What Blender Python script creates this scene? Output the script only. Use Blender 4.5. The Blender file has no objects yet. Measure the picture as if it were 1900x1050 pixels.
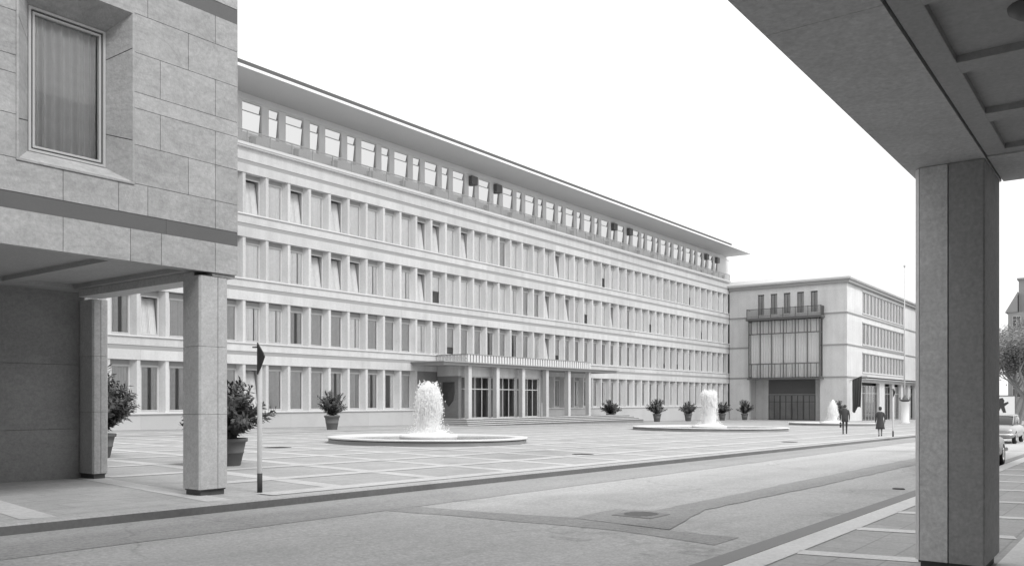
import bpy, bmesh, math, random
from mathutils import Vector, Matrix
R = math.radians
rnd = random.Random(7)
S = bpy.context.scene
COL = S.collection

# world axes: X runs along the street and the long facade, Y runs from the street towards the facade, Z up.
# The camera's eye is the origin; the paving falls gently away along X.
def gz(x):
    return -(1.43 + 0.011 * max(-40.0, min(170.0, x)))

# ------------------------------------------------------------------ materials
def mat(name, base=0.5, rough=0.7, var=0.06, scale=3.0, fine=0.05, fscale=40.0, bump=0.0, bscale=60.0,
        vein=0.0, tone=0.0, spec=0.3, metal=0.0, stain=0.0, tile=None, streak=None, speck=0.0, crack=0.0):
    m = bpy.data.materials.new(name); m.use_nodes = True
    nt = m.node_tree; N = nt.nodes; Lk = nt.links
    b = N['Principled BSDF']
    b.inputs['Roughness'].default_value = rough
    b.inputs['Specular IOR Level'].default_value = spec
    b.inputs['Metallic'].default_value = metal
    tc = N.new('ShaderNodeTexCoord')
    def noise(sc, det=4.0, dist=0.0):
        n = N.new('ShaderNodeTexNoise'); n.inputs['Scale'].default_value = sc
        n.inputs['Detail'].default_value = det; n.inputs['Distortion'].default_value = dist
        Lk.new(tc.outputs['Object'], n.inputs['Vector']); return n.outputs['Fac']
    def math_(op, a, c, clamp=False):
        n = N.new('ShaderNodeMath'); n.operation = op; n.use_clamp = clamp
        for i, q in enumerate((a, c)):
            if isinstance(q, (int, float)): n.inputs[i].default_value = q
            else: Lk.new(q, n.inputs[i])
        return n.outputs[0]
    v = math_('MULTIPLY_ADD', noise(scale), 2 * var)
    v.node.inputs[2].default_value = 1 - var
    f = math_('MULTIPLY_ADD', noise(fscale, 3.0), 2 * fine)
    f.node.inputs[2].default_value = 1 - fine
    v = math_('MULTIPLY', v, f)
    if vein:
        w = N.new('ShaderNodeTexNoise'); w.inputs['Scale'].default_value = 1.1; w.inputs['Detail'].default_value = 6
        w.inputs['Distortion'].default_value = 1.6
        mp = N.new('ShaderNodeMapping'); mp.inputs['Rotation'].default_value = (0.3, 0.9, 0.4); mp.inputs['Scale'].default_value = (1, 1, 2.6)
        Lk.new(tc.outputs['Object'], mp.inputs['Vector']); Lk.new(mp.outputs[0], w.inputs['Vector'])
        a = math_('SUBTRACT', w.outputs['Fac'], 0.5); a = math_('ABSOLUTE', a, 0.0)
        a = math_('MULTIPLY', a, 16.0, True); a = math_('SUBTRACT', 1.0, a)
        a = math_('MULTIPLY', a, vein); a = math_('SUBTRACT', 1.0, a); v = math_('MULTIPLY', v, a)
    if stain:
        s = noise(0.35, 6.0, 0.8)
        s = math_('SUBTRACT', s, 0.55); s = math_('MULTIPLY', s, 6.0, True)
        s = math_('MULTIPLY', s, stain); s = math_('SUBTRACT', 1.0, s); v = math_('MULTIPLY', v, s)
    if speck:       # grain of the stone: clustered darker pits and paler grains
        sp_ = noise(34.0, 6.0, 0.4); q = math_('SUBTRACT', sp_, 0.5); q = math_('MULTIPLY', q, 4.0 * speck); q = math_('ADD', q, 1.0); v = math_('MULTIPLY', v, q)
    if crack:       # thin wandering repair seams and cracks, only here and there
        vo = N.new('ShaderNodeTexVoronoi'); vo.feature = 'DISTANCE_TO_EDGE'; vo.inputs['Scale'].default_value = .38
        wn = N.new('ShaderNodeTexNoise'); wn.inputs['Scale'].default_value = 1.6; wn.inputs['Detail'].default_value = 6
        Lk.new(tc.outputs['Object'], wn.inputs['Vector'])
        mxv = N.new('ShaderNodeMix'); mxv.data_type = 'VECTOR'; mxv.inputs['Factor'].default_value = .35
        Lk.new(tc.outputs['Object'], mxv.inputs[4]); Lk.new(wn.outputs['Color'], mxv.inputs[5]); Lk.new(mxv.outputs[1], vo.inputs['Vector'])
        q = math_('MULTIPLY', vo.outputs['Distance'], 130.0, True); q = math_('SUBTRACT', 1.0, q)
        k_ = noise(.22, 2.0); k_ = math_('SUBTRACT', k_, .47); k_ = math_('MULTIPLY', k_, 12.0, True)
        q = math_('MULTIPLY', q, k_); q = math_('MULTIPLY', q, crack); q = math_('SUBTRACT', 1.0, q); v = math_('MULTIPLY', v, q)
    if streak:      # rain streaks / wheel tracks: noise stretched along one axis
        sn = N.new('ShaderNodeTexNoise'); sn.inputs['Scale'].default_value = 1.0; sn.inputs['Detail'].default_value = 5
        sm_ = N.new('ShaderNodeMapping'); sm_.inputs['Scale'].default_value = streak[1]
        Lk.new(tc.outputs['Object'], sm_.inputs['Vector']); Lk.new(sm_.outputs[0], sn.inputs['Vector'])
        q = math_('SUBTRACT', sn.outputs['Fac'], 0.5); q = math_('MULTIPLY', q, 2.4 * streak[0]); q = math_('ADD', q, 1.0); v = math_('MULTIPLY', v, q)
    if tile:
        br = N.new('ShaderNodeTexBrick'); br.inputs['Scale'].default_value = 1.0; br.inputs['Brick Width'].default_value = tile[0]; br.inputs['Row Height'].default_value = tile[1]
        br.inputs['Mortar Size'].default_value = .012; br.inputs['Mortar Smooth'].default_value = .3; br.inputs['Bias'].default_value = 0.0
        br.inputs['Color1'].default_value = (1, 1, 1, 1); br.inputs['Color2'].default_value = (tile[3],)*3+(1,); br.inputs['Mortar'].default_value = (tile[2],)*3+(1,)
        Lk.new(tc.outputs['Object'], br.inputs['Vector']); v = math_('MULTIPLY', v, br.outputs['Color'])
    if tone:
        at = N.new('ShaderNodeAttribute'); at.attribute_name = 'tone'
        t = math_('MULTIPLY_ADD', at.outputs['Fac'], tone); t.node.inputs[2].default_value = 1 - tone / 2
        v = math_('MULTIPLY', v, t)
    v = math_('MULTIPLY', v, base, True)
    cb = N.new('ShaderNodeCombineColor')
    for i in range(3): Lk.new(v, cb.inputs[i])
    Lk.new(cb.outputs[0], b.inputs['Base Color'])
    if bump:
        bp = N.new('ShaderNodeBump'); bp.inputs['Strength'].default_value = bump; bp.inputs['Distance'].default_value = 0.02
        Lk.new(noise(bscale, 3.0), bp.inputs['Height']); Lk.new(bp.outputs[0], b.inputs['Normal'])
    return m

def glass(name, tint=0.8, refl=1.0, rough=0.03, gcol=.95):
    m = bpy.data.materials.new(name); m.use_nodes = True
    nt = m.node_tree; N = nt.nodes; Lk = nt.links
    N.remove(N['Principled BSDF'])
    tr = N.new('ShaderNodeBsdfTransparent'); tr.inputs['Color'].default_value = (tint, tint, tint, 1)
    gl = N.new('ShaderNodeBsdfGlossy'); gl.inputs['Roughness'].default_value = rough
    gl.inputs['Color'].default_value = (gcol, gcol, gcol, 1)
    fr = N.new('ShaderNodeFresnel'); fr.inputs['IOR'].default_value = 1.5
    mu = N.new('ShaderNodeMath'); mu.operation = 'MULTIPLY'; mu.use_clamp = True; mu.inputs[1].default_value = refl
    Lk.new(fr.outputs[0], mu.inputs[0])
    mx = N.new('ShaderNodeMixShader'); Lk.new(mu.outputs[0], mx.inputs[0]); Lk.new(tr.outputs[0], mx.inputs[1]); Lk.new(gl.outputs[0], mx.inputs[2])
    Lk.new(mx.outputs[0], N['Material Output'].inputs['Surface'])
    return m

def two_sided(name, col, trans, clear=0):
    m = bpy.data.materials.new(name); m.use_nodes = True
    nt = m.node_tree; N = nt.nodes; Lk = nt.links
    N.remove(N['Principled BSDF'])
    d = N.new('ShaderNodeBsdfDiffuse'); t = N.new('ShaderNodeBsdfTranslucent')
    tc = N.new('ShaderNodeTexCoord'); no = N.new('ShaderNodeTexNoise'); no.inputs['Scale'].default_value = 9
    Lk.new(tc.outputs['Object'], no.inputs['Vector'])
    ma = N.new('ShaderNodeMath'); ma.operation = 'MULTIPLY_ADD'; ma.inputs[1].default_value = col * 0.3; ma.inputs[2].default_value = col * 0.85
    ma.use_clamp = True
    Lk.new(no.outputs['Fac'], ma.inputs[0])
    cb = N.new('ShaderNodeCombineColor')
    for i in range(3): Lk.new(ma.outputs[0], cb.inputs[i])
    Lk.new(cb.outputs[0], d.inputs['Color']); Lk.new(cb.outputs[0], t.inputs['Color'])
    mx = N.new('ShaderNodeMixShader'); mx.inputs[0].default_value = trans
    Lk.new(d.outputs[0], mx.inputs[1]); Lk.new(t.outputs[0], mx.inputs[2])
    if clear:
        tp = N.new('ShaderNodeBsdfTransparent'); m2 = N.new('ShaderNodeMixShader'); m2.inputs[0].default_value = clear
        Lk.new(mx.outputs[0], m2.inputs[1]); Lk.new(tp.outputs[0], m2.inputs[2]); mx = m2
    Lk.new(mx.outputs[0], N['Material Output'].inputs['Surface'])
    return m

M = {}
M['stone'] = mat('pale_limestone', .53, .75, .09, .8, .14, 9, tone=.14, stain=.08, streak=(.16, (1.6, 1.6, .10)))
M['wingstone'] = mat('pale_wing_stone', .64, .75, .09, .8, .14, 6, tone=.10, stain=.06, streak=(.12, (1.6, 1.6, .10)))
M['sill'] = mat('sill_stone', .62, .7, .05, 1.2, .04, 30)
M['stripe'] = mat('grey_stripe_stone', .31, .75, .06, 1.5, .05, 30)
M['plinth'] = mat('plinth_stone', .46, .75, .06, .7, .06, 25, tone=.08, stain=.08)
M['travertine'] = mat('grey_travertine', .42, .7, .14, 2.2, .22, 16, vein=.11, tone=.17, bump=.2, bscale=40, stain=.12, streak=(.12, (1.2, 1.2, 4.5)), speck=.10)
M['darkband'] = mat('dark_band_stone', .14, .7, .06, 2, .08, 40, tone=.06)
M['plinthdark'] = mat('dark_plinth_stone', .10, .6, .1, 3, .1, 40)
M['pier'] = mat('pillar_stone', .52, .65, .12, 2.4, .20, 18, speck=.14, vein=.05, tone=.08, bump=.12, stain=.08)
M['piershade'] = mat('shade_toned_pillar_stone', .58, .65, .10, 2.4, .20, 18, speck=.14, vein=.06, tone=.60, bump=.06)
M['facing'] = mat('pale_facing_slab', .72, .65, .05, 1.3, .08, 50, vein=.06)
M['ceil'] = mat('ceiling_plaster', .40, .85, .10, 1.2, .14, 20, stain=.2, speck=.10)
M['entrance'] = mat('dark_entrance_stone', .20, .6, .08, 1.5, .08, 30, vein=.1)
M['risershade'] = mat('step_riser_shade', .22, .8, .06, 2, .06, 30)  # risers coloured dark to paint in the shade under the tread nosings
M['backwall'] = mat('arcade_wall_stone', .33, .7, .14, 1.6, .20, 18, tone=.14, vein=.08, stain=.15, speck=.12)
M['penthouse'] = mat('penthouse_render', .62, .8, .05, 1, .05, 30)
M['canopy'] = mat('canopy_soffit', .54, .85, .04, .8, .04, 30)
M['white'] = mat('white_metal', .80, .5, .03, 2, .03, 40)
M['winframe'] = mat('grey_metal_frame', .50, .4, .05, 4, .05, 40)
M['roof'] = mat('dark_roof_metal', .10, .6, .1, 1, .05, 30)
M['frame'] = mat('window_frame', .52, .5, .05, 4, .04, 50)
M['framedark'] = mat('dark_metal_frame', .12, .45, .08, 4, .05, 50)
M['blind'] = mat('blind_box', .30, .7, .05, 3, .04, 50)
M['inside'] = mat('dark_interior', .07, .9, .2, 1, .1, 10)
M['inside_mid'] = mat('grey_interior', .32, .9, .15, 1, .1, 10)
M['curtain'] = mat('pale_curtain', .90, .9, .10, 6, .05, 50)
M['curtainmid'] = mat('mid_curtain', .74, .9, .12, 6, .05, 50)
M['curtaingrey'] = mat('grey_curtain', .55, .9, .14, 6, .05, 50)
M['rail'] = mat('grey_railing', .46, .5, .05, 4, .04, 30)
M['glass'] = glass('window_glass', .96, 1.0)
M['mirror'] = glass('sky_reflecting_glass', .5, 30.0, .04, .62)
M['darkglass'] = glass('door_glass', .55, .35)
M['plaza'] = mat('plaza_paving', .41, .8, .12, .5, .20, 9, stain=.24, speck=.14, bump=.05, tile=(.9, .6, .72, .90))
M['plazaline'] = mat('pale_paving_strip', .53, .8, .12, 1.0, .18, 9, stain=.2, speck=.12)
M['plazadark'] = mat('grey_paving_strip', .36, .8, .06, 1.5, .06, 30)
M['road'] = mat('road_asphalt', .46, .85, .10, .5, .26, 13, bump=.3, bscale=60, stain=.18, streak=(.18, (.05, 1.3, 1)), speck=.22, crack=.22)
M['patch'] = mat('asphalt_patch', .335, .85, .10, .8, .26, 13, bump=.3, bscale=60, stain=.14, streak=(.16, (.05, 1.3, 1)), speck=.22, crack=.15)
M['gutter'] = mat('gutter_asphalt', .27, .85, .08, 1.2, .12, 60)
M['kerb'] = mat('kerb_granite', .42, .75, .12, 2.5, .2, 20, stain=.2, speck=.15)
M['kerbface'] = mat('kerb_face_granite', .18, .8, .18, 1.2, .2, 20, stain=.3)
M['pave'] = mat('arcade_paving', .44, .75, .10, 1.1, .18, 14, stain=.18, speck=.14, tile=(.55, .4, .75, .90))
M['pavelight'] = mat('pale_marble_strip', .70, .7, .10, 2, .12, 14, stain=.15, speck=.10)
M['earth'] = mat('earth', .45, .9)
M['leaf'] = mat('oleander_leaf', .075, .55, .25, 9, .2, 40, spec=.4)
M['stem'] = mat('stem', .10, .8)
M['pot'] = mat('terracotta_pot', .13, .8, .10, 4, .08, 40, stain=.2)
M['soil'] = mat('soil', .05, .95)
M['basin'] = mat('fountain_stone', .27, .7, .07, 2, .07, 40)
M['basinrim'] = mat('fountain_rim', .66, .55, .08, 2, .12, 14, stain=.15)
M['jet'] = two_sided('white_water', 1.15, .5)
M['foam'] = two_sided('foam', .95, .2)
M['water'] = mat('pool_water', .12, .12, .3, 3, .2, 20, bump=.6, bscale=14, spec=.6)
M['coat'] = mat('dark_wool', .07, .9, .15, 12, .1, 80)
M['trouser'] = mat('dark_trouser', .06, .9, .15, 12, .1, 80)
M['skin'] = mat('skin', .38, .6, .05, 12, .03, 80)
M['hair'] = mat('hair', .05, .6, .2, 30, .1, 120)
M['leather'] = mat('black_leather', .03, .4, .1, 12, .05, 60)
M['scarf'] = mat('pale_scarf', .55, .9)
M['stocking'] = mat('stocking', .25, .6)
M['signback'] = mat('dark_sign_paint', .045, .5, .1, 6, .05, 40)
M['pole'] = mat('pale_pole_paint', .55, .55, .10, 9, .10, 45, stain=.3)
M['poledark'] = mat('dark_pole_base', .06, .6)
M['cloth'] = mat('dark_flag_cloth', .07, .9, .2, 6, .1, 50)
M['carlight'] = mat('light_car_paint', .36, .25, .04, 2, .02, 40, spec=.6)
M['cardark'] = mat('grey_car_paint', .16, .25, .04, 2, .02, 40, spec=.6)
M['chrome'] = mat('chrome', .7, .18, .02, 2, .02, 40, metal=1.0)
M['tyre'] = mat('tyre_rubber', .03, .85)
M['carglass'] = mat('car_glass', .04, .08, .05, 2, .02, 40, spec=.8)
M['lampred'] = mat('rear_lamp', .08, .3)
M['bark'] = mat('bark', .22, .9, .2, 6, .1, 40)
M['twig'] = mat('twig_leaf', .24, .85, .35, 2, .2, 12)
M['farwall'] = mat('far_house_wall', .30, .85, .1, .3, .06, 6)
M['farroof'] = mat('far_house_roof', .28, .8, .1, .4, .08, 8)
M['poster'] = mat('poster_paper', .75, .7, .04, 2, .03, 30)
M['ink'] = mat('poster_ink', .05, .7)
M['relief'] = mat('dark_relief_bronze', .05, .5, .2, 7, .1, 40, spec=.5)
M['iron'] = mat('cast_iron', .10, .6, .2, 20, .1, 90)

# ------------------------------------------------------------------ mesh builder
WLOC = {}
class MB:
    def __init__(s): s.v = []; s.f = []; s.m = []; s.t = []; s.sm = []
    def quad(s, a, b, c, d, mi=0, tone=.5, smooth=False):
        i = len(s.v); s.v += [tuple(a), tuple(b), tuple(c), tuple(d)]; s.f.append((i, i+1, i+2, i+3)); s.m.append(mi); s.t.append(tone); s.sm.append(smooth)
    def poly(s, pts, mi=0, tone=.5):
        i = len(s.v); s.v += [tuple(p) for p in pts]; s.f.append(tuple(range(i, i+len(pts)))); s.m.append(mi); s.t.append(tone); s.sm.append(False)
    def grid(s, rows, closed=False, mi=0, tone=.5, smooth=True, cap0=False, cap1=False):
        i = len(s.v); n = len(rows[0])
        for r in rows: s.v += [tuple(p) for p in r]
        for a in range(len(rows)-1):
            for b in range(n if closed else n-1):
                c = (b+1) % n
                s.f.append((i+a*n+b, i+a*n+c, i+(a+1)*n+c, i+(a+1)*n+b)); s.m.append(mi); s.t.append(tone); s.sm.append(smooth)
        if cap0: s.f.append(tuple(i+b for b in range(n))[::-1]); s.m.append(mi); s.t.append(tone); s.sm.append(False)
        if cap1: s.f.append(tuple(i+(len(rows)-1)*n+b for b in range(n))); s.m.append(mi); s.t.append(tone); s.sm.append(False)
    def box(s, x0, x1, y0, y1, z0, z1, mi=0, tone=None, skip=''):
        if tone is None: tone = .5
        p = [(x, y, z) for z in (z0, z1) for y in (y0, y1) for x in (x0, x1)]
        F = {'b': (0,2,3,1), 't': (4,5,7,6), 'f': (0,1,5,4), 'k': (2,6,7,3), 'l': (0,4,6,2), 'r': (1,3,7,5)}
        i = len(s.v); s.v += p
        for k, q in F.items():
            if k in skip: continue
            s.f.append(tuple(i+j for j in q)); s.m.append(mi); s.t.append(tone); s.sm.append(False)
    def prism(s, pts, z0, z1, mi=0, tone=.5):
        n = len(pts); i = len(s.v)
        zf0 = z0 if callable(z0) else (lambda x: z0)
        zf1 = z1 if callable(z1) else (lambda x: z1)
        s.v += [(p[0], p[1], zf0(p[0])) for p in pts] + [(p[0], p[1], zf1(p[0])) for p in pts]
        s.f += [tuple(range(i, i+n))[::-1], tuple(range(i+n, i+2*n))]; s.m += [mi]*2; s.t += [tone]*2; s.sm += [False]*2
        for a in range(n):
            b = (a+1) % n; s.f.append((i+a, i+b, i+n+b, i+n+a)); s.m.append(mi); s.t.append(tone); s.sm.append(False)
    def tube(s, pts, rad, n=8, mi=0, caps=True):
        rows = []; P = [Vector(p) for p in pts]
        for k, p in enumerate(P):
            d = (P[min(k+1, len(P)-1)] - P[max(k-1, 0)]).normalized()
            a = d.cross(Vector((0, 0, 1)))
            if a.length < 1e-3: a = d.cross(Vector((0, 1, 0)))
            a.normalize(); b = d.cross(a)
            r = rad[k] if isinstance(rad, (list, tuple)) else rad
            rows.append([p + (a*math.cos(2*math.pi*q/n) + b*math.sin(2*math.pi*q/n))*r for q in range(n)])
        s.grid(rows, True, mi, cap0=caps, cap1=caps)
    def lathe(s, prof, c=(0, 0, 0), n=32, mi=0, smooth=True, cap0=False, cap1=False):
        rows = [[(c[0]+r*math.cos(2*math.pi*q/n), c[1]+r*math.sin(2*math.pi*q/n), c[2]+z) for q in range(n)] for r, z in prof]
        s.grid(rows, True, mi, smooth=smooth, cap0=cap0, cap1=cap1)
    def build(s, name, mats, parent=None, loc=(0, 0, 0), fix=True):
        me = bpy.data.meshes.new(name)
        me.from_pydata(s.v, [], s.f); me.update()
        if not isinstance(mats, (list, tuple)): mats = [mats]
        for q in mats: me.materials.append(M[q] if isinstance(q, str) else q)
        me.polygons.foreach_set('material_index', s.m)
        me.polygons.foreach_set('use_smooth', s.sm)
        at = me.attributes.new('tone', 'FLOAT', 'FACE'); at.data.foreach_set('value', s.t)
        if fix:
            bm = bmesh.new(); bm.from_mesh(me); bmesh.ops.recalc_face_normals(bm, faces=bm.faces); bm.to_mesh(me); bm.free()
        return link(name, me, parent, loc)

def link(name, me, parent=None, loc=(0, 0, 0)):
    o = bpy.data.objects.new(name, me); COL.objects.link(o); o.location = loc
    if parent: o.parent = parent
    return o
def thing(name, label, cat, loc=(0, 0, 0), rot=0, group=None):
    o = bpy.data.objects.new(name, None); COL.objects.link(o); o.location = loc; o.rotation_euler = (0, 0, rot)
    o.empty_display_size = .3
    return tag(o, label, cat, group)
def tag(o, label, cat, group=None):
    o['label'] = label; o['category'] = cat
    if group: o['group'] = group
    return o
def struct(o): o['kind'] = 'structure'; return o
def stuff(o): o['kind'] = 'stuff'; return o
def copy_tree(o, parent=None):
    c = o.copy(); COL.objects.link(c)
    if parent: c.parent = parent
    for ch in list(o.children): copy_tree(ch, c)
    return c
# shift a part's world coordinates into its parent's frame
class LMB(MB):
    def __init__(s, org): super().__init__(); s.o = org
    def build(s, name, mats, parent=None, loc=(0, 0, 0), fix=True):
        s.v = [(x-s.o[0], y-s.o[1], z-s.o[2]) for x, y, z in s.v]
        return super().build(name, mats, parent, loc, fix)

# ------------------------------------------------------------------ ground, road, paving
def sheet(name, m, xs, y0, y1, dz):
    b = MB()
    for a, c in zip(xs[:-1], xs[1:]):
        b.quad((a, y0, gz(a)+dz), (c, y0, gz(c)+dz), (c, y1, gz(c)+dz), (a, y1, gz(a)+dz))
    return struct(b.build(name, m))
XS = [-60, -40, 0, 40, 80, 120, 170, 400]
sheet('ground', 'earth', [-900, -40, 0, 60, 120, 170, 2500], -900, 1500, -.30)
sheet('road', 'road', XS, 3.13, 10.92, -.13)
sheet('plaza', 'plaza', XS, 11.20, 75, 0)
sheet('pavement', 'pave', XS, -30, 3.12, 0)
kb = MB()
for a, c in zip(XS[:-1], XS[1:]):       # kerb along the plaza
    za, zc = gz(a), gz(c)
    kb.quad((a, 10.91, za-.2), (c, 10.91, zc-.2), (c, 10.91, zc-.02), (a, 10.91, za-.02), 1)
    kb.quad((a, 10.91, za-.02), (c, 10.91, zc-.02), (c, 10.93, zc+.002), (a, 10.93, za+.002), 0)
    kb.quad((a, 10.93, za+.002), (c, 10.93, zc+.002), (c, 11.21, zc+.004), (a, 11.21, za+.004), 0)
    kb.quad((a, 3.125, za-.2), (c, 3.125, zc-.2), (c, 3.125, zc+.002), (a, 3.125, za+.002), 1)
struct(kb.build('kerb', ['kerb', 'kerbface']))
def patch(name, m, pts, dz):
    q = []
    for (x0, y0), (x1, y1) in zip(pts, pts[1:]+pts[:1]):
        n = max(1, min(40, int(math.hypot(x1-x0, y1-y0)/.45)))
        for i in range(n):
            j = .0 if i == 0 else .028
            q.append((x0+(x1-x0)*i/n+rnd.uniform(-j, j), min(10.905, y0+(y1-y0)*i/n+rnd.uniform(-j, j))))
    pts = q
    b = MB(); b.poly([(x, y, gz(x)+dz) for x, y in pts]); o = struct(b.build(name, m)); return o
patch('road_patch', 'patch', [(-40, 9.2), (9.8, 9.2), (45, 9.35), (120, 9.5), (120, 10.9), (45, 10.9), (-40, 10.9)], -.126)
patch('road_patch', 'patch', [(9.3, 9.19), (9.35, 9.19), (9.8, 9.19), (9.95, 7.9), (10.25, 6.6), (9.95, 4.95), (9.95, 3.99), (9.2, 3.99), (9.5, 5.4), (9.35, 7.5), (9.12, 9.19)], -.126)
patch('road_patch', 'patch', [(10.2, 6.55), (11.5, 6.6), (11.7, 6.06), (14.6, 6.07), (19.3, 6.12), (30.2, 6.12), (60, 6.1), (60, 5.38), (26.6, 5.38), (19.2, 5.39), (12.3, 5.5), (10.0, 4.95)], -.122)
sheet('gutter', 'gutter', XS, 3.13, 3.66, -.124)
# paving strips
pl = MB(); pd = MB()
def strip(b, x0, y0, x1, y1, w, dz=.004):
    d = Vector((x1-x0, y1-y0, 0)); n = Vector((-d.y, d.x, 0)).normalized()*w/2
    k = max(1, int(abs(x1-x0)/15))
    for q in range(k):
        A = Vector((x0, y0, 0)) + d*q/k; B = Vector((x0, y0, 0)) + d*(q+1)/k
        P = [A-n, B-n, B+n, A+n]
        b.quad(*[(p.x, p.y, gz(p.x)+dz) for p in P])
for i in range(40):
    u = 5.6 + 2.62*i
    strip(pl, u-.6, 11.22, u+.55, 19.3, .42); strip(pl, u+.55, 19.3, u+1.3, 43, .42)
    if i % 2 == 0: strip(pd, u+.9, 19.0, u+2.0, 43, .45, .0035)
for j in range(12):
    v = 13.8 + 2.8*j
    strip(pl, 8.7, v, 115, v, .42, .008)
strip(pd, 8.7, 38.6, 115.5, 38.6, 1.6, .012); strip(pd, 8.7, 46.9, 50, 46.9, 1.3, .012); strip(pd, 80, 46.9, 115.5, 46.9, 1.3, .012)
strip(pl, 8.6, 11.45, 116, 11.45, .46, .012)
struct(pl.build('paving_strips', 'plazaline')); struct(pd.build('paving_bands', 'plazadark'))
pr = MB()
strip(pr, -20, 2.96, 160, 2.96, .30, .005)
for u0 in [4.9, 7.05, 9.25, 11.4, 13.5, 15.8, 18.2, 20.4, 22.6, 24.8, 27, 29.2, 31.4]:
    strip(pr, u0-.24*1.2, 1.2, u0-.24*2.82, 2.82, .27, .005)
strip(pr, -20, .45, 60, .45, 1.36, .004)
struct(pr.build('pavement_strips', 'pavelight'))

# ------------------------------------------------------------------ long office building
BAY, U0, V = 1.847, 27.2575, 48.1
SILL = [-.81, 3.80, 8.07, 12.38]; HEAD = [2.434, 6.69, 10.915, 15.19]
K0, K1 = -6, 48
UL, UR = U0+BAY*K0, 116.2
org = (70, V, gz(70))
OB = thing('office_building', 'long pale stone office block with rows of windows behind the plaza', 'building', org)
def ob(): return LMB(org)
SKIP = range(13, 22)
b = ob()                                             # wall: core, piers
b.box(UL, UR+14, 49.6, 64, gz(120)-.5, 17.0, 1)
for r in range(4):
    for k in range(K0, K1+1):
        u = U0+BAY*k
        if r == 0 and k in range(14, 22): continue
        tn = rnd.random()
        z0, z1 = SILL[r]+.08, HEAD[r]
        y0, y1 = V+.05, V+.46
        pts = [(u-.22, y0), (u, y0), (u+.22, y1), (u+.22, 49.5), (u-.44, 49.5), (u-.44, y1)]
        b.prism(pts, z0, z1, 0, tn)
b.box(51.3, 54.0, V+.04, 49.55, -2.3, 2.43, 2, .4); b.box(54.0, 67.95, V+.04, 49.55, -2.3, 2.43, 0, .4)  # blank wall by the entrance
b.box(UL, UR, 49.55, 49.58, -2, 17, 1)
wall = b.build('wall', ['stone', 'inside_mid', 'entrance'], OB)
for r in range(4):                                   # stone bands between the storeys
    z0 = HEAD[r]; z1 = SILL[r+1] if r < 3 else 16.93
    zs = (z0+z1)/2 + (.05 if r < 3 else -.16); h = .13
    b = ob(); u = UL; 
    while u < UR-.1:
        w = min(3*BAY, UR-u); t = rnd.random()
        b.box(u, u+w-.006, V, 49.5, z0, zs-h, 0, t); b.box(u, u+w-.006, V, 49.5, zs+h, z1, 0, rnd.random())
        u += w
    b.box(UL, UR, V+.03, 49.5, zs-h, zs+h, 1)
    sp = b.build('stone_band', ['stone', 'stripe'], OB)
for r in range(4):
    b = ob()
    if r == 0:
        b.box(UL, 51.2, V-.12, V+.5, SILL[r], SILL[r]+.085); b.box(68, UR, V-.12, V+.5, SILL[r], SILL[r]+.085)
    else: b.box(UL, UR, V-.09, V+.5, SILL[r], SILL[r]+.085)
    b.build('sill', 'sill', OB)
b = ob()
u = UL
while u < UR-.1:
    w = min(2*BAY, UR-u)
    b.box(u, u+w-.008, V-.02, 49.5, gz(u+w)-.4, SILL[0]-.002, 0, rnd.random()); u += w
b.build('plinth', 'plinth', OB)
b = ob()
b.box(UL, UR, V-.28, 50.5, 16.94, 17.12); b.box(UL, UR, V-.22, V-.0, 16.84, 16.938)
b.build('balcony_ledge', 'sill', OB)

# windows: meshes shared, one object each
OW = BAY-.66
def win_frame_mesh(h):
    b = MB(); w = OW; f = .07
    b.box(0, w, 0, .07, h-.30, h, 1)
    b.box(0, f, 0, .08, 0, h-.30); b.box(w-f, w, 0, .08, 0, h-.30); b.box(f, w-f, 0, .08, 0, .12); b.box(f, w-f, 0, .08, h-.38, h-.30)
    b.box(f, w-f, -.025, -.002, .10, .15)
    return b
def pane_mesh(h):
    b = MB(); w = OW; z0, z1 = .13, h-.39
    b.quad((.075, .05, z0), (w-.075, .05, z0), (w-.075, .05, z1), (.075, .05, z1)); 
    for a, c, d, e in ((.075, .105, z0, z1), (w-.105, w-.075, z0, z1), (.105, w-.105, z0, z0+.03), (.105, w-.105, z1-.03, z1)):
        b.box(a, c, .03, .065, d, e, 1)
    return b
def curtain_mesh(h, segs, amp, seed, zlo_=.13):
    rr = random.Random(seed); b = MB(); ph = rr.random()*6
    for a, c in segs:
        xs = [a+(c-a)*i/46 for i in range(47)]
        per = rr.uniform(.07, .11)
        row = [(x,   .10+amp*.8*math.sin(ph+x*2*math.pi/per)+amp*.6*math.sin(x*11+ph)) for x in xs]
        b.grid([[(x, y, zlo_) for x, y in row], [(x, y, h-.36) for x, y in row]])
    return b
HS = [HEAD[r]-SILL[r]-.085 for r in range(4)]
HU = HS[2]
frameM = []; paneM = []; curtM = []
def mesh_only(b, name, mats):
    o = b.build(name, mats); me = o.data; bpy.data.objects.remove(o); return me
for h in (HS[0], HU):
    frameM.append(mesh_only(win_frame_mesh(h), 'window', ['frame', 'blind']))
    paneM.append(mesh_only(pane_mesh(h), 'pane', ['glass', 'frame']))
    L = []
    w = OW
    for j, (segs, amp, cm) in enumerate([([(.08, w-.08)], .018, 'curtain'), ([(.08, w-.08)], .028, 'curtain'), ([(.08, w*.62), (w*.7, w-.08)], .025, 'curtain'),
                    ([(.08, w-.08)], .03, 'curtaingrey'), ([(.08, w*.45), (w*.62, w-.08)], .03, 'curtaingrey'), ([(.08, w*.7), (w*.76, w-.08)], .03, 'curtaingrey'),
                    ([(.08, w*.30), (w*.72, w-.08)], .03, 'curtain'), ([(.08, w-.08)], .004, 'curtain'), ([(.08, w-.08)], .004, 'curtaingrey')]):
        L.append(mesh_only(curtain_mesh(h, segs, amp, j, .13 if j < 7 else (1.15 if j == 7 else .75)), 'curtain', [cm]))
    curtM.append(L)
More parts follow.
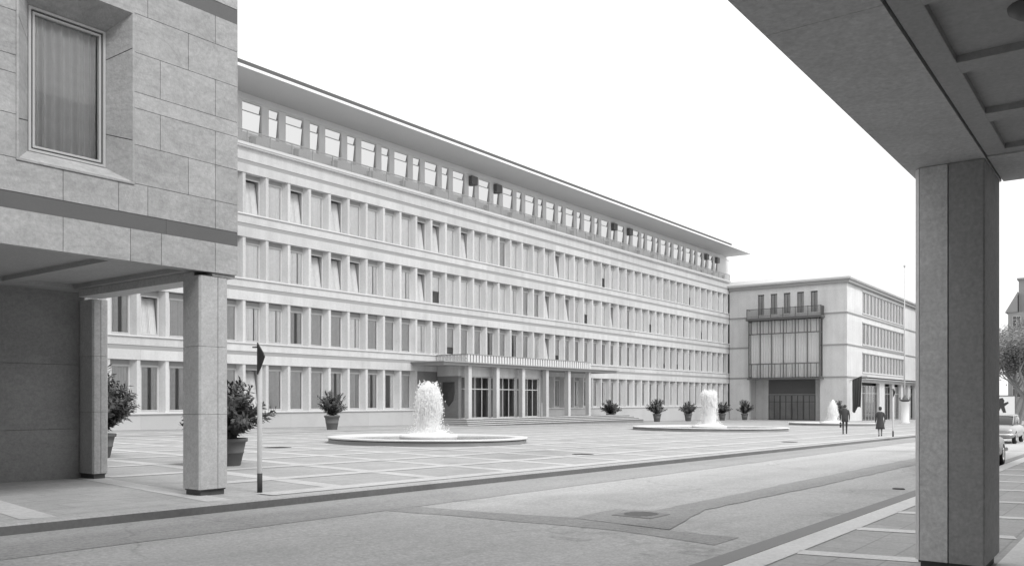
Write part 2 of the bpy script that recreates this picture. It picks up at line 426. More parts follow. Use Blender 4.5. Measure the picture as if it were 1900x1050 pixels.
OPEN = {(3,4),(3,6),(3,8),(3,13),(3,14),(3,16),(3,24),(2,7),(2,8),(2,9),(2,13),(2,23),(2,25),(2,30),(1,23),(0,4),(1,0)}
allw = []
for r in range(4):
    for k in range(K0, K1):
        if r == 0 and k in SKIP: continue
        allw.append((r, k))
def vis(r, k): return k >= (-1 if r < 2 else 4)
order = sorted([q for q in allw if vis(*q)], key=lambda q: q[1])[:100]
near = set(order)
fb = ob(); 
for r, k in allw:
    hi = 0 if r == 0 else 1
    x = U0+BAY*k+.22; y = V+.46; z = SILL[r]+.085
    opn = (r, k) in OPEN
    if opn: ci = 0
    elif r >= 2: ci = rnd.choice([0, 0, 0, 1, 1, 1, 2, 0, 3, 1, 7])
    elif r == 1: ci = rnd.choice([3, 3, 4, 5, 3, 2, 4, 8])
    else: ci = rnd.choice([3, 4, 5, 4, 3, 6])
    if opn: ci = 3
    if (r, k) in near:
        wo = link('window', frameM[hi], OB, (x-org[0], y-org[1], z-org[2]))
        p = link('pane', paneM[hi], wo); c = link('curtain', curtM[hi][ci], wo)
        if opn:
            p.location = (0, .03, .0); p.rotation_euler = (R(-9), 0, 0); c.rotation_euler = (R(-9), 0, 0); c.location = (0, -.04, .0)
    else:
        fr = win_frame_mesh(HS[0] if r == 0 else HU); pa = pane_mesh(HS[0] if r == 0 else HU)
        me = curtM[hi][ci]
        for src, moff, tilt in ((fr, 0, 0), (pa, 2, opn)):
            i0 = len(fb.v)
            for vx, vy, vz in src.v:
                if tilt: vx, vy, vz = vx, vy*math.cos(R(-9))-vz*math.sin(R(-9)), vz*math.cos(R(-9))
                fb.v.append((x+vx, y+vy, z+vz))
            for f, m_, t_ in zip(src.f, src.m, src.t):
                fb.f.append(tuple(i0+q for q in f)); fb.m.append({0: 0, 1: 1}[m_] if moff == 0 else {0: 2, 1: 0}[m_]); fb.t.append(.5); fb.sm.append(False)
        i0 = len(fb.v)
        for vv in me.vertices:
            vx, vy, vz = vv.co
            if opn: vy, vz = vy*math.cos(R(-9))-vz*math.sin(R(-9))-.04, vz*math.cos(R(-9))
            fb.v.append((x+vx, y+vy, z+vz))
        for f in me.polygons:
            fb.f.append(tuple(i0+q for q in f.vertices)); fb.m.append(3 if ci in (0, 1, 2, 6, 7) else 4); fb.t.append(.5); fb.sm.append(True)
stuff(fb.build('window', ['frame', 'blind', 'glass', 'curtain', 'curtaingrey'], OB, fix=False))

# penthouse storey behind the balcony
PV = 48.9; PE = 118.0
ws = []
for i in range(-4, 22):
    a = 34.90+3.617*i; ws.append((a, a+1.58, 0)); ws.append((a+2.165, a+3.04, 1))
b = ob(); zlo, zhi = 17.1, 20.80; w0, w1 = 18.12, 20.24
x = UL
for a, c, n in ws:
    b.box(x, a, PV, PV+.45, zlo, zhi); b.box(a, c, PV, PV+.45, w1, zhi); b.box(a, c, PV, PV+.45, zlo, w0); x = c
b.box(x, PE, PV, PV+.45, zlo, zhi); b.box(UL, PE, PV-.06, PV-.002, 20.34, 20.60)
b.box(UL, PE, PV+2.5, 62, 16.9, 20.8, 1); b.box(PE-.4, PE, PV+.46, 62, 16.9, 20.8)
b.build('penthouse_wall', ['penthouse', 'inside_mid'], OB)
def ph_win(w):
    b = MB(); h = w1-w0; f = .05
    b.box(0, f, 0, .26, 0, h, 1); b.box(w-f, w, 0, .26, 0, h, 1); b.box(f, w-f, 0, .06, 0, f); b.box(f, w-f, 0, .06, h-f, h); b.box(f, w-f, -.01, .05, h*.70, h*.70+.05)
    g = MB(); hm = h*.70
    for q0, q1 in ((f, hm), (hm+.05, h-f)):
        dy = (q1-q0)*math.tan(R(4 if q0 == f else 9)); g.quad((f, .03+dy, q0), (w-f, .03+dy, q0), (w-f, .03, q1), (f, .03, q1))
    return mesh_only(b, 'balcony_window', ['rail', 'frame']), mesh_only(g, 'pane', ['mirror'])
pw = [ph_win(1.58), ph_win(.875)]
aw = MB(); aw.prism([(.02, -.02), (.86, -.02), (.86, -.40), (.02, -.40)], 1.32, 1.42); aw.prism([(.02, -.02), (.86, -.02), (.86, -.40), (.02, -.40)], 1.421, 2.05)
awM = mesh_only(aw, 'awning', ['framedark'])
for j, (a, c, n) in enumerate(ws):
    o = link('balcony_window', pw[n][0], OB, (a-org[0], PV+.05-org[1], w0-org[2])); link('pane', pw[n][1], o)
    if n and (j//2-4) in (6, 7, 13, 14, 20, 21): link('awning', awM, o, (0, -.02, 0))
b = ob()
zb, zt = 17.12, 17.98
for i in range(11): b.box(UL, UR, V-.13, V-.10, zb+.06+i*.072, zb+.06+i*.072+.030)
b.box(UL, UR, V-.15, V-.09, zt-.03, zt+.02)
k = UL
while k < UR: b.box(k, k+.05, V-.16, V-.08, zb, zt-.03); k += BAY
b.build('balcony_railing', 'rail', OB)
b = ob()
x = UL+1.0
i = 0
while x < UR:
    b = ob(); b.box(x, x+.35, PV-.55, PV-.25, 17.13, 17.75); b.box(x-.03, x+.38, PV-.58, PV-.22, 17.752, 17.80); b.build('planter_box', 'blind', OB); x += 3.617
b = ob()
b.box(UL, 116.9, 45.15, 62, 20.81, 20.90); b.build('roof_canopy', 'canopy', OB)
b = ob(); b.box(UL, 117.0, 45.06, 45.148, 20.76, 20.93); b.box(116.902, 117.0, 45.15, 62, 20.76, 20.93); b.build('fascia', 'white', OB)
b = ob(); b.box(UL, 111.9, 46.0, 61, 20.902, 21.30, 1); b.box(UL, 111.9, 45.95, 61.05, 21.302, 21.60); b.build('roof', ['roof', 'white'], OB)

# entrance: vestibule, canopy, columns, steps
b = ob()
ZP = -1.52
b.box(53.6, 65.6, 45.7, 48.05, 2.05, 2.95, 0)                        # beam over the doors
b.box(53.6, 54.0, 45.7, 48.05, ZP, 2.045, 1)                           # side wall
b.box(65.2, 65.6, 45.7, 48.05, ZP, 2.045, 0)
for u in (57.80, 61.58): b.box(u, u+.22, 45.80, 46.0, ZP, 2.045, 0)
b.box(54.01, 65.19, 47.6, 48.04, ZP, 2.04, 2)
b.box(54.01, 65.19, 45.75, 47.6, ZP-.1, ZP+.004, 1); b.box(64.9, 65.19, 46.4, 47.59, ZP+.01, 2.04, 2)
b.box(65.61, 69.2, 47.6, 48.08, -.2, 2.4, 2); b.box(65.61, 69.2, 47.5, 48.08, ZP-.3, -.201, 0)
b.build('vestibule', ['stone', 'entrance', 'inside_mid'], OB)
for a, c in ((54.02, 57.79), (58.03, 61.57), (61.81, 65.18)):
    b = ob(); n = 4; w = (c-a)/n
    for i in range(n+1):
        x = a+w*i; x = min(max(x-.035, a), c-.07); b.box(x, x+.07, 45.82, 45.90, ZP+.005, 2.0)
    b.box(a, c, 45.81, 45.91, 1.96, 2.04); b.box(a, c, 45.81, 45.91, ZP+.005, ZP+.10); b.box(a, c, 45.80, 45.92, .95, 1.02)
    d = b.build('entrance_door', 'frame', OB)
    g = MB(); g.quad((a-org[0], 45.86-org[1], ZP+.1-org[2]), (c-org[0], 45.86-org[1], ZP+.1-org[2]), (c-org[0], 45.86-org[1], 1.96-org[2]), (a-org[0], 45.86-org[1], 1.96-org[2])); g.build('pane', 'darkglass', d)
    cb = MB(); 
    for s0 in (a+.15*(c-a), a+.55*(c-a)):
        xs = [s0+.9*i/40 for i in range(41)]; row = [(x-org[0], 46.6+.05*math.sin(x*40)-org[1]) for x in xs]
        cb.grid([[(x, y, ZP+.05-org[2]) for x, y in row], [(x, y, 2.0-org[2]) for x, y in row]])
    cb.build('curtain', 'curtaingrey', d)
for i in range(6):
    u = 53.95+3.77*i
    b = ob(); b.box(u, u+.42, 44.9, 45.32, ZP, 2.86); b.build('column', 'stone', OB)
b = ob()
b.box(50.6, 78, 44.7, V-.01, 2.87, 3.09, 1); b.box(50.4, 78.2, 44.5, V-.01, 3.092, 3.16, 0)
b.box(53.7, 72.5, 44.75, V-.02, 3.162, 3.22, 0)
b.build('entrance_canopy', ['stripe', 'blind'], OB)
b = ob(); x = 53.5
while x < 72.5: b.box(x, x+.23, 44.58, 44.72, 3.162, 3.78); x += .385
y = 44.95
while y < V-.3: b.box(53.5, 53.62, y, y+.23, 3.162, 3.78); b.box(72.4, 72.52, y, y+.23, 3.162, 3.78); y += .385
b.box(53.45, 72.6, 44.55, 44.74, 3.782, 3.85, 1); b.box(53.45, 53.64, 44.742, V-.02, 3.782, 3.85, 1); b.box(72.38, 72.6, 44.742, V-.02, 3.782, 3.85, 1)
b.box(53.63, 72.39, 44.735, 44.76, 3.162, 3.78, 2)
b.build('canopy_parapet', ['sill', 'blind', 'rail'], OB)
b = ob()
for i in range(4):
    o_ = .36*i; z1 = ZP-.145*(3-i)
    b.box(51.2+o_, 80.2-o_, 42.7+o_, V-.03, gz(80)-.3, z1)
    b.box(51.16+o_, 80.24-o_, 42.62+o_, 43.1+o_, z1+.001, z1+.055, 1); b.box(51.16+o_, 51.6+o_, 43.101+o_, V-.03, z1+.001, z1+.055, 1)
b.build('entrance_steps', ['risershade', 'stone'], OB)
# dark heraldic relief on the vestibule's side wall
b = ob()
cy, cz = 46.75, .55
sh = [(-.62, .95), (.62, .95), (.66, .2), (.5, -.5), (.0, -1.0), (-.5, -.5), (-.66, .2)]
n = len(sh)
for i in range(n):
    a, c = sh[i], sh[(i+1) % n]
    b.poly([(53.46, cy, cz), (53.52, cy+a[0], cz+a[1]), (53.52, cy+c[0], cz+c[1])]); b.quad((53.52, cy+a[0], cz+a[1]), (53.598, cy+a[0]*1.05, cz+a[1]*1.05), (53.598, cy+c[0]*1.05, cz+c[1]*1.05), (53.52, cy+c[0], cz+c[1]))
b.build('relief', 'relief', OB)

# ------------------------------------------------------------------ cross wing on the right
WX, WY = 116.2, 31.8
WEND = 160
orgw = (WX, 40, gz(WX))
W = thing('side_wing', 'four storey pale stone wing with glazed hall window and balcony, right of the long block', 'building', orgw)
def wb(): return LMB(orgw)
GW = gz(130)-.6
def wall_holes(b, axis, pos, thick, a0, a1, z0, z1, holes, mi=0, course=None, tone=True):
    """wall on plane x=pos (axis 'x') or y=pos, from a0..a1, holes = (a,b,z,w); built as blocks round the holes"""
    zs = sorted({z0, z1} | {h[2] for h in holes} | {h[3] for h in holes})
    for za, zb in zip(zs[:-1], zs[1:]):
        row = sorted([h for h in holes if h[2] <= za+1e-6 and h[3] >= zb-1e-6])
        segs = []; x = a0
        for h in row: segs.append((x, h[0])); x = h[1]
        segs.append((x, a1))
        for s0, s1 in segs:
            if s1-s0 < 1e-4: continue
            if axis == 'x': b.box(pos, pos+thick, s0, s1, za, zb, mi, rnd.random() if tone else .5)
            else: b.box(s0, s1, pos, pos+thick, za, zb, mi, rnd.random() if tone else .5)
holes = [(36.5, 43.3, GW, 2.9), ]
ww = [(35.62, 36.62), (37.60, 38.60), (39.50, 40.45), (41.45, 42.30), (42.97, 43.89)]
ww = [(35.62, 36.55), (37.45, 38.40), (39.30, 40.22), (41.13, 42.05), (42.97, 43.89)]
ZW = (12.0, 14.82)
holes = [(35.3, 45.1, GW, 3.12), (35.6, 44.6, 3.3, 10.9)] + [(a, c, ZW[0], ZW[1]) for a, c in ww]
b = wb()
zc = [GW, 3.12, 7.45, 11.7, 15.6]
for z0, z1 in zip(zc[:-1], zc[1:]):
    wall_holes(b, 'x', WX, .5, WY, 48.05, z0, z1, [h for h in [(h[0], h[1], max(h[2], z0), min(h[3], z1)) for h in holes] if h[3]-h[2] > .01])
# right flank
SW = (123.72, 148.8); rows = [(3.98, 6.6), (7.87, 10.8), (12.2, 15.15)]
NB = 13; bw = (SW[1]-SW[0])/NB
fl = []
for z0, z1 in rows: fl.append((SW[0], SW[1], z0, z1))
gopen = [(123.5, 133.2), (136.2, 141.0), (142.4, 146.8), (148.3, 151.6), (153.6, 156.8)]
for a, c in gopen: fl.append((a, c, GW, 2.55))
for z0, z1 in zip(zc[:-1], zc[1:]):
    wall_holes(b, 'y', WY, .5, WX+.5, WEND, z0, z1, [h for h in [(h[0], h[1], max(h[2], z0), min(h[3], z1)) for h in fl] if h[3]-h[2] > .01])
b.box(WX+3.2, WEND-.2, WY+.9, 60, GW, 15.4, 1)
b.box(WX+.5, WX+3.19, WY+2.2, 60, 3.14, 15.4, 1)
b.build('wall', ['wingstone', 'inside'], W)
for z in (3.16, 7.45, 11.68):
    b = wb(); h = .085
    if z < 11:
        b.box(WX-.10, WX, WY-.1, 35.28, z-h, z+h); b.box(WX-.10, WX, 45.12, 48.0, z-h, z+h)
    else: b.box(WX-.10, WX, WY-.1, 34.8, z-h, z+h); b.box(WX-.10, WX, 45.5, 48.0, z-h, z+h)
    b.box(WX-.0, WEND, WY-.1, WY, z-h, z+h)
    b.build('string_course', 'stripe', W)
b = wb()
b.box(WX-.55, WEND+.5, WY-.55, 48.0, 16.02, 16.15, 0); b.box(WX-.40, WEND+.4, WY-.40, 48.0, 15.60, 16.018, 1)
b.box(WX-.62, WEND+.5, WY-.62, 48.0, 16.152, 16.36, 2)
b.build('cornice', ['stone', 'stripe', 'sill'], W)
b = wb()
for q in (0,):
    A = [(WX-.5, WY-.5, 16.362), (WEND+.5, WY-.5, 16.362), (WEND+.5, 60, 16.362), (WX-.5, 60, 16.362)]
    B = [(WX+.7, WY+.7, 17.05), (WEND-.7, WY+.7, 17.05), (WEND-.7, 60, 17.05), (WX+.7, 60, 17.05)]
    for i in range(4): b.quad(A[i], A[(i+1) % 4], B[(i+1) % 4], B[i])
    b.poly(B)
b.build('roof', 'sill', W)
def simple_window(x0, x1, z0, z1, n=1, trans=None, fm='framedark', depth=.07):
    b = MB(); f = .06; w = x1-x0; h = z1-z0
    b.box(0, f, 0, depth, 0, h); b.box(w-f, w, 0, depth, 0, h); b.box(f, w-f, 0, depth, 0, f); b.box(f, w-f, 0, depth, h-f, h)
    for i in range(1, n): b.box(w*i/n-f/2, w*i/n+f/2, 0, depth, f, h-f)
    if trans: b.box(f, w-f, -.005, depth-.01, h*trans, h*trans+.06)
    g = MB(); g.quad((f, depth/2, f), (w-f, depth/2, f), (w-f, depth/2, h-f), (f, depth/2, h-f))
    return b, g
for a, c in ww:
    bb, gg = simple_window(a, c, ZW[0], ZW[1], 2, None)
    o = bb.build('window', 'framedark', W, (WX+.25-orgw[0], c-orgw[1], ZW[0]-orgw[2])); o.rotation_euler = (0, 0, R(-90))
    gg.build('pane', 'glass', o)
    cu = MB(); w = c-a; cu.quad((.06, .09, .05), (w-.06, .09, .05), (w-.06, .09, 2.7), (.06, .09, 2.7)); cu.build('curtain', 'curtaingrey', o)
# strips of windows on the flank: one mesh per bay, shared
bb, gg = simple_window(0, bw-.32, 0, 2.6, 2, None); fm1 = mesh_only(bb, 'window', ['frame']); gm1 = mesh_only(gg, 'pane', ['glass'])
cu = MB(); cu.quad((.05, .16, .05), (bw-.37, .16, .05), (bw-.37, .16, 2.55), (.05, .16, 2.55)); cm1 = mesh_only(cu, 'curtain', ['curtain'])
b = wb()
for z0, z1 in rows:
    for i in range(NB+1):
        x = SW[0]+bw*i; b.box(max(x-.16, SW[0]+.002), min(x+.16, SW[1]-.002), WY+.04, WY+.48, z0+.001, z1-.001)
    for i in range(NB):
        x = SW[0]+bw*i+.16
        o = link('window', fm1, W, (x-orgw[0], WY+.10-orgw[1], z0-orgw[2])); o.scale = (1, 1, (z1-z0)/2.6)
        link('pane', gm1, o); link('curtain', cm1, o)
b.build('window_pier', 'stone', W)
b = wb()
for z0, z1 in rows: b.box(SW[0]-.1, SW[1]+.1, WY-.12, WY-.002, z0-.16, z0-.02); b.box(SW[0]-.1, SW[1]+.1, WY-.1, WY-.002, z1+.02, z1+.16)
b.build('sill', 'sill', W)
# balcony + projecting glazed hall window
GX = WX-1.2
Y0, Y1 = 35.0, 44.75
b = wb(); b.box(GX-.25, WX, Y0-.35, Y1+.35, 11.12, 11.42); b.build('balcony_slab', 'framedark', W)
b = wb()
ra = (Y0-.25, Y1+.25)
b.box(GX-.18, GX-.12, ra[0], ra[1], 12.62, 12.70); b.box(GX-.18, WX, ra[0], ra[0]+.06, 12.62, 12.70); b.box(GX-.18, WX, ra[1]-.06, ra[1], 12.62, 12.70)
b.box(GX-.17, GX-.13, ra[0], ra[1], 11.62, 11.66)
y = ra[0]+.07
while y < ra[1]-.07: b.box(GX-.165, GX-.135, y, y+.022, 11.42, 12.62); y += .085
x = GX-.05
while x < WX: b.box(x, x+.022, ra[0]+.01, ra[0]+.04, 11.42, 12.62); x += .085
for i in range(7):
    y = ra[0]+(ra[1]-ra[0]-.09)*i/6; b.box(GX-.2, GX-.11, y, y+.09, 11.42, 12.75)
b.build('balcony_railing', 'framedark', W)
gb = wb(); f = .065; zb, zt = 3.12, 11.1
NM = 6; mw = (Y1-Y0)/NM
for i in range(NM+1):
    y = Y0+mw*i; gb.box(GX, GX+.16, y-f, y+f, zb, zt)
for z in (5.05, 9.2): gb.box(GX+.01, GX+.13, Y0, Y1, z-.07, z+.07)
for i in range(NM):
    for q in (.26, .74):
        y = Y0+mw*(i+q)
        gb.box(GX+.02, GX+.12, y-.03, y+.03, zb, 4.98); gb.box(GX+.02, GX+.12, y-.03, y+.03, 9.27, zt)
gb.box(GX, WX, Y0-f, Y0+f*.5, zt-.2, zt); gb.box(GX, WX, Y1-f*.5, Y1+f, zt-.2, zt)
for y in (Y0, Y1): gb.box(WX-.2, WX-.02, y-f, y+f, zb, zt-.21); gb.box(GX+.17, WX-.21, y-.04, y+.04, zb, zb+.2); gb.box(GX+.17, WX-.21, y-.04, y+.04, 9.13, 9.27)
gb.box(GX-.06, WX+.1, Y0-.2, Y1+.2, zb-.22, zb-.002)
hall = gb.build('hall_window', 'framedark', W)
g = wb(); g.quad((GX+.08, Y0, zb), (GX+.08, Y1, zb), (GX+.08, Y1, zt), (GX+.08, Y0, zt)); g.quad((GX+.08, Y0, zb), (WX, Y0, zb), (WX, Y0, zt), (GX+.08, Y0, zt)); g.quad((GX+.08, Y1, zb), (WX, Y1, zb), (WX, Y1, zt), (GX+.08, Y1, zt))
g.build('pane', 'glass', hall)
c = wb(); ys = [Y0+.1+(Y1-Y0-.2)*i/200 for i in range(201)]; row = [(WX-.45+.06*math.sin(y*18), y) for y in ys]
c.grid([[(x, y, zb+.1) for x, y in row], [(x, y, zt-.1) for x, y in row]]); c.build('curtain', 'curtainmid', hall)
# recessed entrance under the hall window
b = wb(); EX = WX+2.4
b.box(EX-.1, EX+.3, 35.3, 36.6, GW, 3.1, 0); b.box(EX-.1, EX+.3, 43.2, 45.1, GW, 3.1, 0)
b.box(EX, EX+.3, 36.61, 43.19, .95, 3.1, 1); b.box(WX+.51, EX+.3, 35.0, 35.28, GW, 3.1, 0); b.box(WX+.51, EX+.3, 45.12, 45.4, GW, 3.1, 0)
b.box(WX-.0, EX+.3, 34.9, 45.5, 3.121, 3.135, 2); b.box(EX+.02, EX+.3, 36.61, 43.19, GW, .94, 3)
b.build('porch', ['stone', 'framedark', 'ceil', 'inside_mid'], W)
for i in range(4):
    a = 36.65+1.64*i; bb, gg = simple_window(0, 1.6, 0, 3.45, 2, .72, depth=.09)
    o = bb.build('door', 'framedark', W, (EX-.14-orgw[0], a+1.6-orgw[1], gz(WX)+.03-orgw[2])); o.rotation_euler = (0, 0, R(-90)); gg.build('pane', 'glass', o)
# flank ground floor: canopy ledge, glazing
b = wb(); b.box(122.8, WEND, WY-.9, WY-.1, 3.26, 3.5); b.box(122.8, WEND, WY-.75, WY-.1, 2.98, 3.07,); b.build('shop_ledge', 'sill', W)
for a, c in gopen:
    n = max(2, int((c-a)/1.6)); bb, gg = simple_window(0, c-a-.02, 0, 5.1, n, .78, depth=.12)
    o = bb.build('shop_window', 'frame', W, (a+.01-orgw[0], WY+.3-orgw[1], gz(140)-orgw[2]+.0)); gg.build('pane', 'darkglass', o)
    
# ------------------------------------------------------------------ near building on the left (overhanging corner on pillars)
orgl = (8.5, 12, gz(8.5))
LB = thing('corner_building', 'grey stone corner building at left, upper storey overhanging an arcade', 'building', orgl)
def lb(): return LMB(orgl)
FV, LE, LBOT = 11.98, 8.47, 2.05
T = .12
b = lb()
cs = [(2.05, 2.534, [1.2, 3.2, 5.66, 6.63, 7.12, 8.05]), (2.756, 3.206, [1.0, 2.2, 3.4, 5.66, 6.45, 6.90, 8.05]), (3.206, 3.782, [.4, 2.0, 3.9, 5.08, 6.66, 7.57, 8.05]), (3.782, 4.322, [1.3, 2.9, 5.08, 6.66, 7.10, 8.05]),
      (4.322, 4.561, [.4, 2.0, 3.8, 5.08, 6.66]), (4.561, 5.146, [1.3, 2.9, 5.08, 6.66, 7.10, 8.05]), (5.146, 5.721, [.4, 2.0, 3.9, 5.08, 6.66, 7.57]), (5.721, 6.173, [1.2, 3.2, 5.6, 6.9, 8.05])]
WO = (5.08, 6.655, 3.215, 5.70)
gj = .004
z = 6.412
while z < 18:
    cs.append((z, min(18, z+.57), [1.3, 3.1, 5.0, 6.9, 8.0] if int(z*10) % 2 else [.6, 2.2, 4.1, 6.0, 7.5])); z += .57
for z0, z1, js in cs:
    xs = [-110, -70, -40, -26, -22, -18, -14, -10, -6, -3, -1] + js + [LE]
    for a, c in zip(xs[:-1], xs[1:]):
        if a >= WO[0]-.01 and c <= WO[1]+.01 and z0 > WO[2]-.05 and z1 < 5.73: continue
        b.box(a+gj, c-gj, FV, FV+T, z0+gj, z1-gj, 0, rnd.random())
b.box(-110, WO[0], FV+.02, 30, 2.5, 18, 1); b.box(WO[1]-.0, LE-.01, FV+.02, 30, 2.5, 18, 1)
b.box(WO[0], WO[1], FV+.02, 30, 5.72, 18, 1); b.box(WO[0], WO[1], FV+.02, 30, 2.5, 3.19, 1); b.box(WO[0], WO[1], 13.0, 30, 3.19, 5.72, 2)
b.box(LE-.1, LE, FV+T+.001, 30, 2.05, 18, 0)
b.box(-110, LE-.101, FV+.02, 12.1, 2.06, 2.5, 1)
b.build('wall', ['travertine', 'darkband', 'inside_mid'], LB)
for z0, z1 in ((2.534, 2.756), (6.173, 6.412)):
    b = lb(); xs = [-110, -60, -24, -18, -12, -6, -2, 1.5, 4.4, 7.2, LE]
    for a, c in zip(xs[:-1], xs[1:]): b.box(a+.002, c-.002, FV+.006, FV+T, z0, z1, 0, rnd.random())
    b.build('stone_band', 'darkband', LB)
# deep splayed window
wx0, wx1, wz0, wz1 = 5.36, 6.44, 3.44, 5.44; wy = 12.35
b = lb(); y0 = FV-.015; e = .03
O = [(WO[0]-e, WO[2]-e), (WO[1]+e, WO[2]-e), (WO[1]+e, WO[3]+e), (WO[0]-e, WO[3]+e)]
O2 = [(WO[0], WO[2]), (WO[1], WO[2]), (WO[1], WO[3]), (WO[0], WO[3])]
I = [(wx0, wz0), (wx1, wz0), (wx1, wz1), (wx0, wz1)]
for i in range(4):
    j = (i+1) % 4
    b.quad((O[i][0], FV, O[i][1]), (O[j][0], FV, O[j][1]), (O[j][0], y0, O[j][1]), (O[i][0], y0, O[i][1]))
    b.quad((O[i][0], y0, O[i][1]), (O[j][0], y0, O[j][1]), (O2[j][0], y0, O2[j][1]), (O2[i][0], y0, O2[i][1]))
    if i in (1, 3):    # jambs in three stones
        A0, A1 = (O2[i], I[i]), (O2[j], I[j])
        for q0, q1 in ((0, .245), (.25, .79), (.795, 1)):
            P = lambda t, k: (A0[k][0]+(A1[k][0]-A0[k][0])*t, y0 if k == 0 else wy, A0[k][1]+(A1[k][1]-A0[k][1])*t)
            b.quad(P(q0, 0), P(q1, 0), P(q1, 1), P(q0, 1), 0, rnd.random())
    else: b.quad((O2[i][0], y0, O2[i][1]), (O2[j][0], y0, O2[j][1]), (I[j][0], wy, I[j][1]), (I[i][0], wy, I[i][1]))
b.build('window_reveal', 'travertine', LB)
b = lb()
def ring(x0, x1, z0, z1, w, y0, y1, mi=0):
    b.box(x0, x0+w, y0, y1, z0, z1, mi); b.box(x1-w, x1, y0, y1, z0, z1, mi); b.box(x0+w, x1-w, y0, y1, z0, z0+w, mi); b.box(x0+w, x1-w, y0, y1, z1-w, z1, mi)
ring(wx0, wx1, wz0, wz1, .035, wy-.02, wy+.06, 0); ring(wx0+.037, wx1-.037, wz0+.037, wz1-.037, .02, wy+.02, wy+.06, 1); ring(wx0+.06, wx1-.06, wz0+.06, wz1-.06, .03, wy-.005, wy+.06, 0)
win = b.build('window', ['winframe', 'framedark'], LB)
b = lb(); b.quad((wx0+.08, wy+.04, wz0+.08), (wx1-.08, wy+.04, wz0+.08), (wx1-.08, wy+.04, wz1-.08), (wx0+.08, wy+.04, wz1-.08)); b.build('pane', 'glass', win)
b = lb(); rr = random.Random(3); xs = [wx0+.05+(wx1-wx0-.1)*i/160 for i in range(161)]
row = []; 
for x in xs:
    t = (x-wx0); row.append((x, wy+.16+.025*math.sin(t*60+2*math.sin(t*7))+.015*math.sin(t*23)))
b.grid([[(x, y, wz0+.03) for x, y in row], [(x, y, wz1-.03) for x, y in row]]); b.build('curtain', 'curtain', win)
# arcade: soffit with coffers, back wall, pillars, end beam
b = lb()
b.box(-110, LE-.11, 12.101, 12.5, 2.10, 2.5, 0)
b.box(-110, LE-.11, 16.3, 16.86, 2.12, 2.5, 0)
xs = [-2.0, -1.8, -.65, -.45, .7, .9, 2.05, 2.25, 3.4, 3.6, 4.75, 4.95, 6.62, 6.82, 7.82]
x = -30
def rib(a, c): b.box(a, c, 12.501, 16.299, 2.12, 2.5, 0)
rib(-110, -2.0)
for a, c in ((-.85, -.65), (.5, .7), (1.85, 2.05), (3.2, 3.4), (4.75, 5.0), (6.64, 6.86), (7.9, LE-.11)): rib(a, c)
b.box(-110, LE-.11, 12.5, 16.3, 2.20, 2.49, 1)
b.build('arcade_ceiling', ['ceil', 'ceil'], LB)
b = lb(); b.box(8.02, 8.44, 12.52, 16.36, 1.98, 2.115); b.box(8.02, 8.44, 12.02, 12.52, 2.0, 2.045); b.build('end_beam', 'pier', LB)
b = lb()
for i, (a, c) in enumerate(((-110, -6), (-6, -2.6), (-2.6, .6), (.6, 3.7), (3.7, 6.3), (6.3, 8.27))):
    for z0, z1 in ((gz(8)-.4, -.55), (-.55, .7), (.7, 2.3)): b.box(a+.003, c-.003, 16.86, 17.2, z0+.003, z1-.003, 0, rnd.random())
b.box(-110, 8.40, 16.9, 30, gz(8)-.3, 2.4, 0)
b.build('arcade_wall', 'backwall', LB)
def pillar(B, o3, x0, x1, y0, y1, top, joints, split, mname='pier', front='y', chamfer=.03):
    """stone clad square pillar with thin joints; split = offset of the vertical joint on its street face"""
    g = gz((x0+x1)/2); b = LMB(o3); j = .005; z = [g+.10] + joints + [top]
    b.box(x0+.03, x1-.03, y0+.03, y1-.03, g+.08, top-.01, 1)
    for z0, z1 in zip(z[:-1], z[1:]):
        t = rnd.random()
        c = chamfer
        P = [(x0, y0+c), (x0+c, y0), (x1-c, y0), (x1, y0+c), (x1, y1-c), (x1-c, y1), (x0+c, y1), (x0, y1-c)]
        if front == 'y':
            L = [(x0, y1-c), (x0, y0+c), (x0+c, y0), (split-j, y0), (split-j, y1), (x0+c, y1)]
            Rr = [(split+j, y0), (x1-c, y0), (x1, y0+c), (x1, y1-c), (x1-c, y1), (split+j, y1)]
        else:
            L = [(x0, split-j), (x0, y0+c*.3), (x0+c*.3, y0), (x1-c, y0), (x1, y0+c), (x1, split-j)]
            Rr = [(x0, y1-c), (x0, split+j), (x1, split+j), (x1, y1-c), (x1-c, y1), (x0+c, y1)]
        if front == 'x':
            b.prism(L, z0+j*.6, z1-j*.6, 0, 0.0)  # inner slab darker, outer paler: stone variation plus painted falloff of light
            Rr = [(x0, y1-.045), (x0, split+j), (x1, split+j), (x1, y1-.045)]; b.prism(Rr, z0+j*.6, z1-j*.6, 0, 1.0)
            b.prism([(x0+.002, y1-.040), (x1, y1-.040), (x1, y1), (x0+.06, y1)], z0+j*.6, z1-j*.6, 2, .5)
        else: b.prism(L, z0+j*.6, z1-j*.6, 0, t); b.prism(Rr, z0+j*.6, z1-j*.6, 0, min(1, t+.1))
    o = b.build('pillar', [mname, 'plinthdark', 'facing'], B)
    p = LMB(o3); p.box(x0+.045, x1-.045, y0+.045, y1-.045, g-.2, g+.098); p.build('pillar_plinth', 'plinthdark', o)
pillar(LB, orgl, 7.80, 8.32, 12.03, 12.52, 1.995, [-.219, .866], 8.13)
pillar(LB, orgl, 8.29, 8.60, 16.36, 16.95, 1.97, [-.219, .866], 8.45)
for x in (2.2, -3.6, -9.4): pillar(LB, orgl, x, x+.52, 12.03, 12.52, 2.045, [-.219, .866], x+.33) if x < -3 else None

